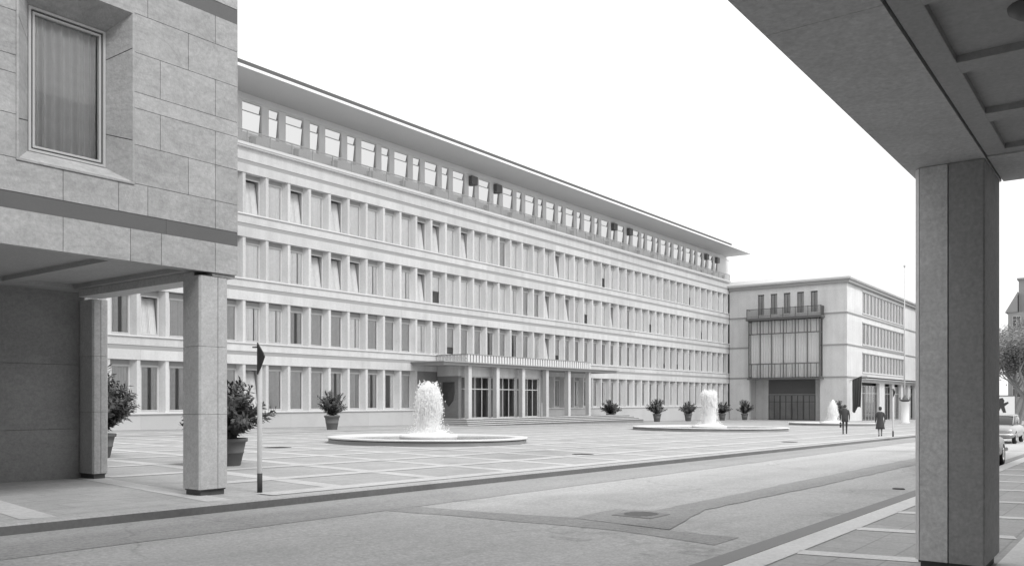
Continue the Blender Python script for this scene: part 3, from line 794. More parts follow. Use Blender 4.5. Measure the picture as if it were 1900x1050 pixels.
# ------------------------------------------------------------------ near building on the right (the arcade the camera stands in)
orgr = (9.2, 1.7, gz(9))
RB = thing('arcade_building', 'dark arcade overhead at right with coffered ceiling on a stone pillar', 'building', orgr)
def rb(): return LMB(orgr)
RE, RV, RZ = 9.26, 1.75, 2.08
b = rb()
b.box(-110, RE, RV-.5, RV, RZ+.3, 9.5, 0); b.box(RE-.5, RE, -15, RV-.51, RZ+.3, 9.5, 0)
b.box(-110, RE-.51, -15, RV-.51, RZ+.45, 9.5, 1)
b.build('wall', ['travertine', 'inside_mid'], RB)
b = rb(); xs = [-110, -50, -20, -10, -4, -.5, 2.2, 4.75, 6.9, RE]
for a, c in zip(xs[:-1], xs[1:]): b.box(a+.002, c-.002, 1.115, RV, RZ, RZ+.299, 0, rnd.random())
b.box(8.25, RE, -15, 1.10, RZ, RZ+.299, 0, .3)
b.build('soffit_beam', 'pier', RB)
b = rb(); CZ = RZ+.012; dp = .045
b.box(-110, 8.246, .955, 1.10, CZ, CZ+.25)
cof = [(2.55, 3.51), (3.73, 4.69), (4.91, 5.87), (6.08, 7.04), (7.26, 8.10)]
vs = [(-.01, .95), (-1.18, -.22), (-2.35, -1.39)]
prev = -110
for a, c in cof + [(8.246, 8.246)]:
    b.box(prev, a-.0, -3.2, .954, CZ+.0, CZ+.25); prev = c
for a, c in cof:
    prevv = .954
    for y0, y1 in vs:
        b.box(a+.0005, c-.0005, y1, prevv, CZ, CZ+.25); prevv = y0
    b.box(a+.0005, c-.0005, -3.2, prevv, CZ, CZ+.25)
b.box(-110, 8.246, -3.2, 1.10, CZ+dp, CZ+.26)
b.build('arcade_ceiling', 'ceil', RB)
lp = rb(); lp.lathe([(.0, CZ-.02), (.07, CZ-.015), (.115, CZ+.02), (.12, CZ+dp)], (5.36, .50, 0), 24); lp.build('ceiling_lamp', 'framedark', RB)
b = rb(); b.box(-110, 8.2, -2.9, -2.5, gz(0)-.4, RZ+.3, 0, .5); b.box(8.21, 34, -15, -2.5, gz(34)-.4, RZ-.002, 0, .5); b.box(9.27, 34, -15, -2.5, RZ, 9.5, 0, .5)  # boxes past the arcade end: unseen extension, added to shade pillar and pavement
b.build('arcade_wall', 'backwall', RB)
pillar(RB, orgr, 8.26, 9.20, 1.12, 1.68, RZ-.002, [], 1.405, mname='piershade', front='x', chamfer=.05)

# ------------------------------------------------------------------ plants
def foliage_mesh(seed, h, rad, nst, lean=.55, leaf=.13, lw=.03):
    rr = random.Random(seed); b = MB(); st = MB()
    for s_ in range(nst):
        a = rr.uniform(0, 2*math.pi); out = rad*rr.uniform(.15, 1)**.8; hh = h*(1-.45*(out/rad)**2)*(rr.uniform(.55, .95) if rr.random() < .8 else rr.uniform(1.0, 1.3))
        p0 = Vector((rr.uniform(-.12, .12), rr.uniform(-.12, .12), 0)); pts = []
        for i in range(9):
            t = i/8; pts.append(p0+Vector((math.cos(a)*out*t**1.35, math.sin(a)*out*t**1.35, hh*(t**.9))))
        st.tube(pts, [.012-.009*i/8 for i in range(9)], 4, 0, False)
        nl = int(36*hh/1.0)+16
        for i in range(nl):
            t = .16+.84*(i/nl); k = min(7, int(t*8)); p = pts[k].lerp(pts[k+1], t*8-k)
            d = (pts[k+1]-pts[k]).normalized(); az = i*2.1+rr.uniform(-.5, .5)
            s1 = d.orthogonal().normalized(); s2 = d.cross(s1)
            o = (s1*math.cos(az)+s2*math.sin(az)); up = rr.uniform(.25, 1.0)
            dirn = (o+d*up).normalized(); L = leaf*rr.uniform(.7, 1.3); side = dirn.cross(d).normalized()*lw*rr.uniform(.8, 1.3)
            m = p+dirn*L*.5; e = p+dirn*L - Vector((0, 0, L*.12)); lift = dirn.cross(side).normalized()*.006
            b.quad(p, m+side+lift, e, m-side+lift, 0, rr.random())
    return mesh_only(b, 'foliage', ['leaf']), mesh_only(st, 'stems', ['stem'])
def pot_mesh(h, r0, r1):
    b = MB(); b.lathe([(r0*.96, 0), (r0, .02), (r0+(r1-r0)*.45, h*.45), (r0+(r1-r0)*.47+.012, h*.46), (r0+(r1-r0)*.5+.012, h*.50), (r0+(r1-r0)*.52, h*.51), (r1*.97, h*.86), (r1*1.06, h*.87), (r1*1.08, h*.99), (r1*1.03, h), (r1*.9, h*.99), (r1*.88, h*.9)], n=28, cap0=True)
    return mesh_only(b, 'pot', ['pot'])
def soil_mesh(h, r1):
    b = MB(); b.lathe([(r1*.9, h*.9), (.02, h*.93)], n=20, cap1=True); return mesh_only(b, 'soil', ['soil'])
FOL = [foliage_mesh(11, 1.15, .95, 190, leaf=.15, lw=.028), foliage_mesh(12, 1.5, .85, 140, leaf=.15, lw=.028), foliage_mesh(13, 1.4, 1.05, 62, leaf=.2, lw=.036), foliage_mesh(14, 1.35, 1.2, 46, leaf=.25, lw=.05), foliage_mesh(15, 1.5, 1.2, 46, leaf=.25, lw=.05)]
POT = [(pot_mesh(.66, .30, .43), soil_mesh(.66, .43), .60), (pot_mesh(.9, .32, .46), soil_mesh(.9, .46), .83)]
def plant(x, y, fi, pi, label, rot, sc=1.0, wide=1.0):
    o = thing('potted_plant', label, 'potted plant', (x, y, gz(x)), rot, 'potted shrubs standing on the plaza')
    p, s_, z = POT[pi]; po = link('pot', p, o); link('soil', s_, po)
    f = link('foliage', FOL[fi][0], o, (0, 0, z)); st = link('stems', FOL[fi][1], f)
    f.scale = (wide, wide, sc); return o
plant(12.32, 17.82, 0, 0, 'dense dark shrub in ribbed clay pot, nearest one, right behind the front pillar', .4, 1.12, 1.12)
plant(11.75, 22.9, 1, 0, 'dark shrub half hidden behind the rear pillar at left', 2.1, 1.15, 1.12)
plant(35.81, 40.92, 2, 1, 'bushy shrub in clay pot standing alone left of the nearest fountain', 1.2)
for x, y, fi, lab, rt, sc in [(76.1, 44.3, 3, 'spreading shrub at the right end of the entrance steps', .3, .95), (86.4, 44.3, 4, 'upright shrub in pot between the entrance steps and the middle fountain', 1.9, .95),
                      (94.5, 44.3, 3, 'wide shrub directly left of the middle fountain jet', 4.0, .95), (101.6, 44.3, 4, 'shrub half hidden behind the right side of the middle fountain jet', .9, .9),
                      (104.7, 44.3, 3, 'broad shrub just right of the middle fountain jet', 2.7, 1.0), (112.4, 44.3, 4, 'tall narrow shrub in the corner beside the wing entrance', 5.1, 1.05), (113.0, 32.15, 4, 'shrub behind the far fountain against the wing corner', 3.3, 1.0)]:
    plant(x, y, fi, 1, lab, rt, sc)

# ------------------------------------------------------------------ fountains
def jet_mesh(seed, h, rad, n, dome, flare):
    rr = random.Random(seed); b = MB()
    def drop(p, s_):
        i = len(b.v); x, y, z = p
        b.v += [(x+s_, y, z), (x-s_*.5, y+s_*.87, z), (x-s_*.5, y-s_*.87, z), (x, y, z+s_*1.9), (x, y, z-s_*1.3)]
        for f in ((0, 1, 3), (1, 2, 3), (2, 0, 3), (1, 0, 4), (2, 1, 4), (0, 2, 4)): b.f.append(tuple(i+q for q in f)); b.m.append(0); b.t.append(.5); b.sm.append(False)
    for i in range(n):
        a = rr.uniform(0, 2*math.pi); q = math.sqrt(rr.uniform(.35, 1)); r0 = rad*.84*q; r1 = rad*(q*.92+.16*rr.random())+flare*rr.random()**3
        hh = h*(1-dome*q**2.0)*(1-.34*rr.random()**1.2); a1 = a+rr.uniform(-.25, .25)
        def at(t):
            r = r0+(r1-r0)*t**1.5; aa = a+(a1-a)*t; return (r*math.cos(aa), r*math.sin(aa), max(.02, hh*(1-abs(2*t-1)**2.6)))
        t0 = rr.uniform(.0, .75); t1 = min(1, t0+rr.uniform(.06, .22)); w = rr.uniform(.007, .017)
        b.tube([at(t0+(t1-t0)*k/4) for k in range(5)], [w*.3, w, w*1.1, w*.8, w*.2], 4, 0, True)
        for k in range(6):
            t = rr.random(); p = at(t); j = .02+.05*t; drop((p[0]+rr.gauss(0, j), p[1]+rr.gauss(0, j), p[2]+rr.gauss(0, .03)), rr.choice((.009, .012, .016, .022)))
        drop((r1*1.25*math.cos(a)+rr.gauss(0, .12), r1*1.25*math.sin(a)+rr.gauss(0, .12), .05+abs(rr.gauss(0, .16))), rr.uniform(.008, .018))
    rows = []
    for k in range(16):
        t = k/15; rr_ = rad*.86*(1-dome*.35*t)*math.sqrt(max(0.02, 1-t**4)); zz = h*.84*t
        rows.append([(rr_*math.cos(q*.3307)*(1+rr.uniform(-.10, .10)), rr_*math.sin(q*.3307)*(1+rr.uniform(-.10, .10)), zz+rr.uniform(-.04, .04)) for q in range(19)])
    b.grid(rows, True, cap1=True)
    return b
def fountain(x, y, R_, label, jh, jr, seed, n, dome, flare, ring=1.15, foamr=.95):
    o = thing('fountain', label, 'fountain', (x, y, gz(x)), 0, 'round basin fountains on the plaza')
    sl = math.atan(.011); H = .24
    b = MB(); b.lathe([(R_-.02, -.25), (R_-.02, H-.10)], n=96, smooth=True); b.lathe([(R_-.07, H-.10), (R_-.07, H-.07), (R_-.02, H-.1)], n=96)
    b.lathe([(R_-.5, -.2), (R_-.5, H-.12)], n=96); b.lathe([(R_-.5, -.18), (.1, -.18)], n=64)
    ba = b.build('basin', 'basin', o); ba.rotation_euler = (0, sl, 0)
    b = MB(); b.lathe([(R_-.02, H-.065), (R_+.04, H-.06), (R_+.05, H-.012), (R_+.03, H), (R_-.40, H+.004), (R_-.44, H-.02), (R_-.51, H-.03), (R_-.52, H-.12)], n=96)
    ri = b.build('rim', 'basinrim', o); ri.rotation_euler = (0, sl, 0)
    b = MB(); b.lathe([(R_-.5, H-.10), (R_*.6, H-.10), (ring, H-.10), (.3, H-.10)], n=72, cap1=True); wa = b.build('water', 'water', o); wa.rotation_euler = (0, sl, 0)
    b = MB(); b.lathe([(ring, H-.14), (ring+.06, H-.02), (ring+.03, H+.05), (ring-.1, H+.06), (ring-.14, H)], n=64); b.build('inner_ring', 'basinrim', o)
    rr = random.Random(seed); b = MB(); rows = []
    for i in range(14):
        t = i/13; r = foamr*1.1*(1-t)+.06; rows.append([(r*math.cos(2*math.pi*q/60), r*math.sin(2*math.pi*q/60), H+.03+.16*t**.7*rr.uniform(.6, 1.4)+.03*rr.random()) for q in range(60)])
    b.grid(rows, True, cap1=True); b.build('foam', 'foam', o)
    j = jet_mesh(seed, jh, jr, n, dome, flare).build('water_jet', 'jet', o, (0, 0, H))
    return o
f1 = fountain(25.9, 23.7, 4.05, 'nearest round fountain with the tall domed white jet, left of the entrance', 2.68, .52, 5, 1700, .40, .24)
f2 = fountain(55.2, 24.3, 5.25, 'middle round fountain with blocky white jet splitting at its base', 2.75, .54, 6, 1300, .14, .16)
f3 = fountain(83, 24, 4.0, 'farthest fountain with narrow cone of water before the wing', 2.6, .42, 8, 800, .62, .30)

# ------------------------------------------------------------------ people
def skin_body(nodes, edges, root, sub=2):
    names = list(nodes); idx = {n: i for i, n in enumerate(names)}
    me = bpy.data.meshes.new('body'); me.from_pydata([nodes[n][0] for n in names], [(idx[a], idx[c]) for a, c in edges], [])
    o = bpy.data.objects.new('body', me); COL.objects.link(o)
    m = o.modifiers.new('skin', 'SKIN'); m.use_smooth_shade = True
    sv = me.skin_vertices[0].data
    for n in names:
        r = nodes[n][1]; sv[idx[n]].radius = (r, r) if not isinstance(r, tuple) else r; sv[idx[n]].use_root = (n == root)
    s_ = o.modifiers.new('sub', 'SUBSURF'); s_.levels = sub; s_.render_levels = sub
    dg = bpy.context.evaluated_depsgraph_get(); dg.update()
    out = bpy.data.meshes.new_from_object(o.evaluated_get(dg)); bpy.data.objects.remove(o)
    for p in out.polygons: p.use_smooth = True
    return out
def loft(b, rings, n=20, mi=0):
    rows = [[(cx+rx*math.cos(2*math.pi*q/n), cy+ry*math.sin(2*math.pi*q/n), z) for q in range(n)] for cx, cy, z, rx, ry in rings]
    b.grid(rows, True, mi, cap0=True, cap1=True)
def person(label, loc, rot, H, woman):
    """figure faces +Y; walking"""
    k = H/1.76
    st = .23 if not woman else .15
    N = {}; E = []
    N['pel'] = ((0, 0, .95), (.135, .10)); N['waist'] = ((0, 0, 1.10), (.125, .09)); N['chest'] = ((0, .0, 1.30), (.155, .105)); N['up'] = ((0, -.01, 1.43), (.13, .085))
    N['neck'] = ((0, .0, 1.52), .05); N['head0'] = ((0, .02, 1.60), (.068, .08)); N['head1'] = ((0, .015, 1.67), (.076, .095)); N['head2'] = ((0, .01, 1.735), (.062, .075))
    N['nose'] = ((0, .115, 1.645), .012)
    E += [('pel', 'waist'), ('waist', 'chest'), ('chest', 'up'), ('up', 'neck'), ('neck', 'head0'), ('head0', 'head1'), ('head1', 'head2'), ('head1', 'nose')]
    for s_, nm in ((-1, 'l'), (1, 'r')):
        f = st*s_
        N['ear'+nm] = ((s_*.085, .0, 1.65), .014); E.append(('head1', 'ear'+nm))
        N['hip'+nm] = ((s_*.09, 0, .90), .095); N['knee'+nm] = ((s_*.095, f*.6+.04, .50), .06); N['ank'+nm] = ((s_*.095, f*1.1-.03, .09), .042); N['heel'+nm] = ((s_*.095, f*1.1-.05, .04), .04); N['toe'+nm] = ((s_*.105, f*1.1+.14, .03), .034)
        E += [('pel', 'hip'+nm), ('hip'+nm, 'knee'+nm), ('knee'+nm, 'ank'+nm), ('ank'+nm, 'heel'+nm), ('heel'+nm, 'toe'+nm)]
        a = -f*.5
        N['sh'+nm] = ((s_*.19, -.01, 1.42), .065); N['el'+nm] = ((s_*.25, -.04+a*.5, 1.14), .05); N['wr'+nm] = ((s_*.25, .03+a, .89), .032); N['pa'+nm] = ((s_*.245, .035+a, .82), (.022, .04))
        E += [('up', 'sh'+nm), ('sh'+nm, 'el'+nm), ('el'+nm, 'wr'+nm), ('wr'+nm, 'pa'+nm)]
        for i in range(4):
            yy = .035+a+(i-1.5)*.022; L = (.066, .076, .08, .062)[i]
            N[f'f{i}'+nm] = ((s_*.243, yy, .785), .010); N[f'g{i}'+nm] = ((s_*.232, yy+.004, .785-L*.55), .009); N[f'h{i}'+nm] = ((s_*.215, yy+.004, .785-L*.95), .0075)
            E += [('pa'+nm, f'f{i}'+nm), (f'f{i}'+nm, f'g{i}'+nm), (f'g{i}'+nm, f'h{i}'+nm)]
        N['t0'+nm] = ((s_*.225, .085+a, .825), .011); N['t1'+nm] = ((s_*.21, .105+a, .79), .009); E += [('pa'+nm, 't0'+nm), ('t0'+nm, 't1'+nm)]
    for n in N:
        p, r = N[n]; N[n] = (tuple(q*k for q in p), tuple(q*k for q in r) if isinstance(r, tuple) else r*k)
    me = skin_body(N, E, 'pel')
    ms = ['skin', 'coat', 'trouser' if not woman else 'stocking', 'leather']
    for m in ms: me.materials.append(M[m])
    for p in me.polygons:
        x, y, z = p.center/k
        if z > 1.50: p.material_index = 0
        elif z < .075: p.material_index = 3
        elif abs(x) > .17 and z > .87: p.material_index = 1
        elif abs(x) > .17 and z <= .87: p.material_index = 0
        elif z > .93: p.material_index = 1
        else: p.material_index = 2
    o = link('person', me, None, loc); o.rotation_euler = (0, 0, rot); tag(o, label, 'person')
    b = MB()
    if woman: rg = [(0, .0, .44, .27, .20), (0, 0, .60, .245, .185), (0, 0, .85, .21, .16), (0, 0, 1.05, .175, .135), (0, 0, 1.25, .19, .14), (0, -.005, 1.40, .20, .125), (0, -.005, 1.48, .13, .095), (0, 0, 1.53, .075, .075)]
    else: rg = [(0, 0, .74, .19, .145), (0, 0, .95, .19, .145), (0, 0, 1.1, .185, .135), (0, 0, 1.28, .20, .145), (0, -.005, 1.42, .205, .125), (0, -.005, 1.49, .13, .095), (0, 0, 1.54, .07, .07)]
    loft(b, [tuple(q*k for q in r) for r in rg]); b.build('coat', 'coat', o)
    b = MB()
    loft(b, [tuple(q*k for q in r) for r in [(0, -.025, 1.60, .078, .085), (0, -.022, 1.66, .088, .098), (0, -.005, 1.71, .086, .105), (0, .0, 1.755, .06, .075), (0, 0, 1.772, .02, .03)]]); b.build('hair', 'hair', o)
    if woman:
        b = MB(); loft(b, [tuple(q*k for q in r) for r in [(0, 0, 1.49, .105, .10), (0, 0, 1.53, .105, .105), (0, 0, 1.56, .085, .09)]]); b.build('scarf', 'scarf', o)
        b = MB(); loft(b, [tuple(q*k for q in r) for r in [(0, 0, 1.70, .105, .12), (0, 0, 1.73, .10, .115), (0, 0, 1.80, .075, .085), (0, 0, 1.815, .03, .03)]]); b.build('hat', 'coat', o)
    return o
ang = math.atan2(14.6, 52.9)-math.pi/2
person('man in dark jacket seen from behind, walking with a briefcase', (52.9, 14.6, gz(52.9)), ang, 1.76, False)
person('woman in dark knee length coat and pale scarf seen from behind', (50.2, 11.95, gz(50.2)), ang+.1, 1.60, True)
bc = MB(); bc.box(-.05, .05, -.2, .2, 0, .30); bc.tube([(0, -.06, .30), (0, -.05, .345), (0, .05, .345), (0, .06, .30)], .009, 6); bc.box(-.052, .052, -.205, .205, .19, .205, 1)
d = Vector((-.242, .035+.08, .0)); d.rotate(Matrix.Rotation(ang, 3, 'Z'))
c = bc.build('briefcase', ['leather', 'chrome'], None, (52.9+d.x, 14.6+d.y, gz(52.9)+.40)); c.rotation_euler = (0, 0, ang); tag(c, 'dark briefcase held low in the walking man\'s left hand', 'briefcase')

# ------------------------------------------------------------------ signs, mast, advertising column, banner
def sign_post(x, y, h, label, sgn):
    o = thing('sign_post', label, 'traffic sign', (x, y, gz(x)), 0, 'pale traffic sign posts by the kerb')
    b = MB(); b.lathe([(.041, .32), (.04, h), (.0, h+.01)], n=16); b.build('pole', 'pole', o)
    b = MB(); b.lathe([(.043, 0), (.043, .32)], n=16, cap0=True, cap1=True); b.build('pole_base', 'poledark', o)
    b = MB(); T_ = [(0, -.26), (.10, -.13), (.19, .03), (.15, .10), (0, .27)]
    t = .02
    A = [(-.05, -p[0]*1.0-.02, h-.22+p[1]) for p in T_]; B = [(-.05-t, q[1], q[2]) for q in A]
    b.poly(A); b.poly(B)
    for i in range(5): b.quad(A[i], A[(i+1) % 5], B[(i+1) % 5], B[i])
    sp_ = b.build('sign_plate', 'signback', o); sp_.scale = (1, .6 if sgn > 1 else 1, 1)
    b = MB(); b.box(-.075, -.02, -.03, .10, h-.035, h-.015); b.build('bracket', 'poledark', o)
    return o
sign_post(8.8, 11.845, 2.44, 'tall pale post with dark triangular sign plate beside the front pillar at left', 1)
sign_post(49.7, 11.17, 2.62, 'distant pale sign post at the kerb beside the woman', 2)
o = thing('flagpole', 'thin pale flag mast with ball top rising before the right wing', 'flagpole', (108, 23.0, gz(108)), 0)
b = MB(); b.lathe([(.30, 0), (.30, .25), (.22, .3)], n=20, cap0=True, cap1=True); b.build('base', 'stripe', o)
b = MB(); b.tube([(0, 0, .3), (0, 0, 18.3)], [.11, .04], 12); b.build('mast', 'pole', o)
b = MB(); b.lathe([(.02, 18.3), (.11, 18.36), (.14, 18.46), (.10, 18.56), (.01, 18.68)], n=14); b.build('finial', 'rail', o)
o = thing('advertising_column', 'white round advertising column with dark crown, at the foot of the mast', 'advertising column', (104.5, 22.2, gz(104.5)), 0)
b = MB(); b.lathe([(.50, 0), (.50, .15), (.43, .2), (.43, 2.35), (.46, 2.38), (.46, 2.44), (.3, 2.46)], n=28, cap1=True); b.build('drum', 'poster', o)
b = MB(); b.lathe([(.34, 2.44), (.5, 2.56), (.62, 2.66), (.55, 2.72), (.3, 2.74), (.22, 2.95), (.10, 3.05), (.04, 3.25)], n=24, cap1=True)
for i in range(10):
    a = i*.628; b.tube([(.55*math.cos(a), .55*math.sin(a), 2.68), (.66*math.cos(a), .66*math.sin(a), 2.85), (.55*math.cos(a), .55*math.sin(a), 2.95)], .03, 5)
b.build('crown', 'framedark', o)
o = thing('hanging_flag', 'dark flag hanging limp from a short pole on the wing corner', 'flag', (117.1, 31.8, gz(117.1)), 0)
b = MB(); b.tube([(0, 0, 5.35), (0, -1.75, 6.05)], .045, 8); b.tube([(0, -.02, 5.1), (0, -.5, 5.5)], .03, 6); b.build('pole', 'pole', o)
b = MB(); rows = []
for j in range(18):
    t = j/17; rows.append([(.10*math.sin(i*.62+t*1.4)*(.35+.65*t), -.42-1.22*i/36*(1-.12*t)-.05*t*math.sin(i*.2), 5.5+.49*i/36-(4.25+.25*math.sin(i*.17))*t) for i in range(37)])
b.grid(rows); b.build('cloth', 'cloth', o, fix=False)

# ------------------------------------------------------------------ cars
def car(x, y, rot, label, paint, z):
    o = thing('parked_car', label, 'car', (x, y, z), rot)
    L, Wd = 4.2, 1.64
    def sect(xx, w, z0, z1, rnd_=.35):
        P = []
        for q in range(24):
            a = 2*math.pi*q/24; c, s_ = math.cos(a), math.sin(a)
            e = .45
            P.append((xx, w*math.copysign(abs(c)**e, c), (z0+z1)/2+(z1-z0)/2*math.copysign(abs(s_)**e, s_)))
        return P
    b = MB()
    st = [(-2.1, .55, .38, .70), (-2.06, .70, .30, .80), (-1.8, .79, .24, .88), (-1.2, .82, .22, .92), (-.4, .82, .22, .95), (.6, .82, .22, .94), (1.1, .81, .22, .92), (1.7, .78, .24, .86), (2.02, .68, .30, .76), (2.1, .52, .40, .66)]
    b.grid([sect(*s_) for s_ in st], True, cap0=True, cap1=True); b.build('body', paint, o)
    b = MB(); gl = [(-1.55, .62, .88, .92), (-1.0, .68, .88, 1.34), (-.6, .69, .88, 1.38), (.2, .69, .88, 1.38), (.55, .67, .88, 1.33), (1.15, .64, .86, .93)]
    b.grid([sect(*s_) for s_ in gl], True, cap0=True, cap1=True); b.build('window', 'carglass', o)
    b = MB(); rf = [(-1.12, .56, 1.30, 1.345), (-.85, .65, 1.30, 1.40), (-.3, .67, 1.30, 1.425), (.2, .66, 1.30, 1.41), (.55, .58, 1.28, 1.355)]
    b.grid([sect(*s_) for s_ in rf], True, cap0=True, cap1=True)
    for s_ in (-1, 1):
        b.tube([(-1.5, s_*.62, .9), (-.95, s_*.62, 1.33)], .035, 6); b.tube([(1.12, s_*.62, .9), (.55, s_*.60, 1.33)], .025, 6); b.tube([(-.15, s_*.70, .9), (-.15, s_*.66, 1.37)], .03, 6)
    b.build('roof', paint, o)
    for xx, nm in ((-2.13, 'rear_bumper'), (2.13, 'front_bumper')):
        b = MB(); s_ = math.copysign(1, xx); b.tube([(xx-.28*s_, -.80, .46), (xx, -.66, .46), (xx+.04*s_, 0, .46), (xx, .66, .46), (xx-.28*s_, .80, .46)], .055, 8); b.build(nm, 'chrome', o)
    for yy in (-.6, .6):
        b = MB(); b.grid([[(2.0+.1*math.sin(t), yy+.10*math.cos(t)*math.cos(a), .64+.10*math.cos(t)*math.sin(a)) for a in [i*math.pi/8 for i in range(16)]] for t in (0, .5, 1.0, 1.5)], True, cap0=True, cap1=True); b.build('headlight', 'chrome', o)
        b = MB(); b.box(-2.13, -1.98, yy-.07, yy+.07, .56, .80); b.build('rear_lamp', 'lampred', o)
    tb = MB(); 
    prof = [(.20, -.08), (.30, -.085), (.325, -.05), (.325, .05), (.30, .085), (.20, .08)]
    tb.grid([[(r*math.cos(a), h, r*math.sin(a)) for a in [i*math.pi/14 for i in range(28)]] for r, h in prof], True)
    rm = MB(); rm.grid([[(r*math.cos(a), h, r*math.sin(a)) for a in [i*math.pi/10 for i in range(20)]] for r, h in ((.20, -.07), (.19, -.085), (.08, -.07), (.07, .07), (.19, .085), (.20, .07))], True, cap0=True, cap1=True)
    tm = mesh_only(tb, 'tyre', ['tyre']); rmm = mesh_only(rm, 'rim', ['chrome'])
    for xx in (-1.3, 1.32):
        for yy in (-.72, .72):
            t = link('wheel', tm, o, (xx, yy, .325)); link('rim', rmm, t)
    return o
car(26.1, 4.05, 0, 'grey saloon parked at the near kerb, mostly hidden behind the big right pillar', 'cardark', gz(26)-.126)
car(48.9, 5.9, math.pi, 'light coloured car farther up the street, right of the big pillar', 'carlight', gz(49)-.126)

# ------------------------------------------------------------------ street end: house, tree, poster board
orgh = (166, 16, gz(166))
Hs = thing('distant_house', 'grey gabled house at the end of the street behind the tree', 'house', orgh, 0)
b = LMB(orgh); b.box(150, 185, 10, 17.2, gz(160)-.5, 13.5, 0); b.box(152, 185, 6, 16.0, 13.5, 18.6, 0); b.build('wall', 'farwall', Hs)
b = LMB(orgh)
b.poly([(149.8, 17.6, 13.5), (149.8, 15.9, 16.6), (185, 15.9, 16.6), (185, 17.6, 13.5)]); b.poly([(149.8, 17.6, 13.5), (149.8, 15.9, 16.6), (149.8, 15.9, 13.5)]); b.box(151.7, 185, 5.8, 16.2, 18.6, 18.9)
b.build('roof', 'farroof', Hs)
for z in (0.5, 4.2, 7.9, 11.0):
    for i in range(5):
        bb, gg = simple_window(0, 1.1, 0, 1.9, 2, .7); o = bb.build('window', 'frame', Hs, (149.93-orgh[0], 16.6-1.5*i-orgh[1], z-orgh[2])); o.rotation_euler = (0, 0, R(-90))
        gg.build('pane', 'carglass', o)
def tree(x, y, h, label, seed):
    rr = random.Random(seed); o = thing('street_tree', label, 'tree', (x, y, gz(x)), 0)
    b = MB(); lf = MB(); tips = []
    def grow(p, d, L, r, lev):
        pts = [p]; q = p; dd = d
        for i in range(4):
            dd = (dd+Vector((rr.uniform(-.22, .22), rr.uniform(-.22, .22), rr.uniform(-.05, .18)))).normalized(); q = q+dd*L/4; pts.append(q)
        b.tube(pts, [r*(1-.12*i) for i in range(5)], 6 if lev < 3 else 4, 0, False)
        if lev >= 3: tips.extend(pts[1:])
        if lev < 5:
            n = 3 if lev else 5
            for i in range(n):
                a = rr.uniform(0, 6.28); t = Vector((math.cos(a), math.sin(a), rr.uniform(.1, .9))).normalized()
                grow(pts[rr.choice((2, 3, 4)) if lev else rr.choice((3, 4))], (dd*.7+t*.75).normalized(), L*rr.uniform(.6, .82), r*.55, lev+1)
    grow(Vector((0, 0, 0)), Vector((0, 0, 1)), h*.30, .26, 0)
    for p in tips:
        for i in range(6):
            c = p+Vector((rr.gauss(0, .38), rr.gauss(0, .38), rr.gauss(0, .38))); u = Vector((rr.gauss(0, 1), rr.gauss(0, 1), rr.gauss(0, 1))).normalized(); v = u.orthogonal().normalized(); s_ = rr.uniform(.07, .17)
            lf.quad(c-u*s_, c+v*s_*.5, c+u*s_, c-v*s_*.5, 0, rr.random())
    b.build('trunk', 'bark', o); lf.build('crown', 'twig', o, fix=False); return o
tree(104, 10.95, 12.5, 'bare grey street tree at the end of the street right of the big pillar', 4)
tree(118, 12.9, 15.0, 'farther grey tree before the distant house, behind the first tree', 9)
tree(133, 14.3, 17.0, 'tallest grey tree, directly against the distant house', 21)
o = thing('poster_board', 'white poster board with dark figure, beyond the light car', 'billboard', (92, 11.4, gz(92)), R(-90)+.25)
b = MB(); b.box(-1.4, 1.4, -.04, .04, 1.15, 2.85); b.box(-1.5, 1.5, -.06, .06, 2.852, 2.95, 1); b.box(-1.3, -1.2, -.04, .04, 0, 1.148, 1); b.box(1.2, 1.3, -.04, .04, 0, 1.148, 1); b.build('panel', ['poster', 'framedark'], o)
b = MB(); F = [(-.2, 1.35), (.05, 1.3), (.25, 1.75), (.45, 1.3), (.7, 1.32), (.55, 1.9), (.9, 2.2), (.85, 2.35), (.5, 2.2), (.55, 2.45), (.4, 2.7), (.15, 2.65), (.12, 2.4), (-.3, 2.25), (-.25, 2.1), (.1, 2.15), (.05, 1.8)]
A = [(x, -.055, z) for x, z in F]; b.poly(A); b.grid([A, [(x, -.041, z) for x, z in F]], True, smooth=False)
b.build('figure', 'ink', o)

# ------------------------------------------------------------------ covers in the paving
def cover(x, y, r, sq, label, dz, m='iron', ring=True):
    b = MB(); g = gz(x)+dz; s_ = -.011
    n = 4 if sq else 28
    P = [(r*math.cos(2*math.pi*(i+.5)/n), r*math.sin(2*math.pi*(i+.5)/n)) for i in range(n)]
    b.poly([(p[0], p[1], s_*p[0]+.010) for p in P])
    b.grid([[(p[0]*1.0, p[1]*1.0, s_*p[0]+.010) for p in P], [(p[0]*1.06, p[1]*1.06, s_*p[0]+.002) for p in P], [(p[0]*1.06, p[1]*1.06, s_*p[0]-.03) for p in P]], True, smooth=False)
    for i in range(-3, 4):
        w = math.sqrt(max(.01, r*r*(.5 if sq else 1)-(i*r*.2)**2))*.8; b.box(i*r*.2-.012, i*r*.2+.012, -w, w, .011+s_*i*r*.2, .016+s_*i*r*.2)
    o = b.build('manhole_cover', m, None, (x, y, g)); tag(o, label, 'manhole cover', 'covers set in the paving'); return o
cover(22.47, 14.07, .33, False, 'round dark manhole cover on the plaza right of the nearest fountain', .006)
cover(37.57, 12.74, .33, False, 'small dark cover near the kerb, farther along the plaza', .006)
cover(18.12, 3.97, .11, False, 'small cover in the road beside the right pillar', -.122)
cover(18.8, 24.3, .45, False, 'dark cover on the plaza left of the nearest fountain', .006)
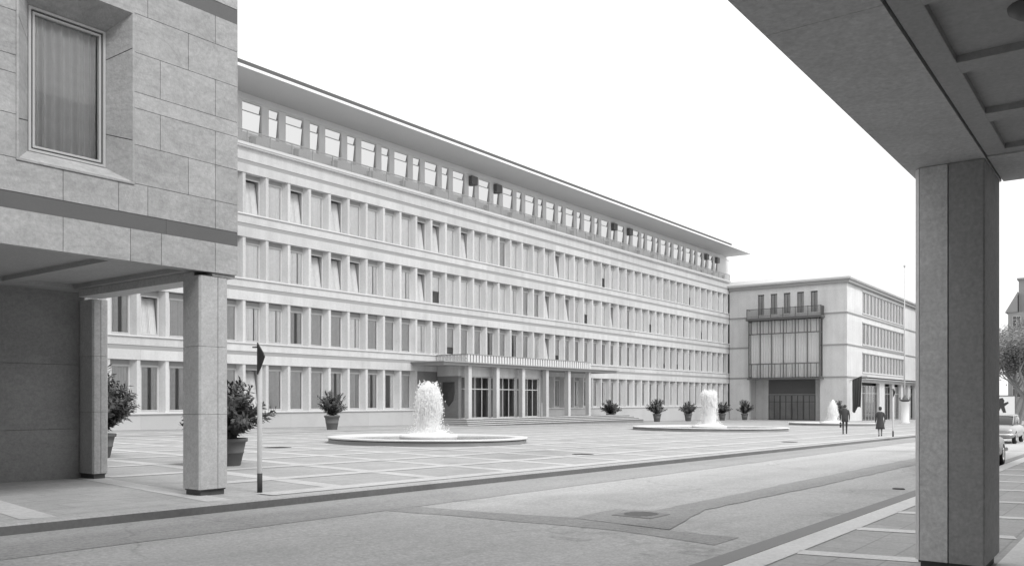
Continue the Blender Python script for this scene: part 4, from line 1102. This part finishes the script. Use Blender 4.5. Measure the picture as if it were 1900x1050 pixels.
cover(11.1, 5.95, .42, True, 'square drain grate in the middle of the road patch', -.118, 'gutter')

# ------------------------------------------------------------------ camera, light
cam = bpy.data.cameras.new('camera'); co = bpy.data.objects.new('camera', cam); COL.objects.link(co)
al = math.atan((2130-950)/1575)
co.location = (0, 0, 0); co.rotation_euler = (R(90), 0, al-R(90))
cam.sensor_width = 36; cam.lens = 36*1575/1900; cam.shift_y = (743-525)/1900; cam.clip_end = 5000; cam.clip_start = .05
S.camera = co
w = bpy.data.worlds.new('World'); S.world = w; w.use_nodes = True
nt = w.node_tree; bg = nt.nodes['Background']
sk = nt.nodes.new('ShaderNodeTexSky'); sk.sky_type = 'NISHITA'; sk.sun_disc = False
SUN_EL, SUN_AZ = 50, 264      # azimuth as a direction in the XY plane, degrees from +X towards +Y
sk.sun_elevation = R(SUN_EL); sk.sun_rotation = R(90-SUN_AZ); sk.dust_density = 6.0; sk.air_density = 1.0
bw_ = nt.nodes.new('ShaderNodeRGBToBW'); nt.links.new(sk.outputs[0], bw_.inputs[0])
ov = nt.nodes.new('ShaderNodeMix'); ov.data_type = 'FLOAT'; ov.inputs['Factor'].default_value = .8      # closed cloud layer over the clear sky
nt.links.new(bw_.outputs[0], ov.inputs[2]); ov.inputs[3].default_value = 8.6
nt.links.new(ov.outputs[0], bg.inputs['Color'])
bg.inputs['Strength'].default_value = .12
sl = bpy.data.lights.new('sun', 'SUN'); sl.energy = 1.3; sl.angle = R(16); sl.color = (1, 1, 1)
so = bpy.data.objects.new('sun', sl); COL.objects.link(so)
dv = Vector((math.cos(R(SUN_EL))*math.cos(R(SUN_AZ)), math.cos(R(SUN_EL))*math.sin(R(SUN_AZ)), math.sin(R(SUN_EL))))
so.rotation_euler = dv.to_track_quat('Z', 'Y').to_euler(); so.location = dv*60
S.view_settings.view_transform = 'Standard'; S.view_settings.look = 'None'; S.view_settings.gamma = 1; S.view_settings.exposure = .5
S.cycles.max_bounces = 32; S.cycles.diffuse_bounces = 24; S.cycles.transparent_max_bounces = 32
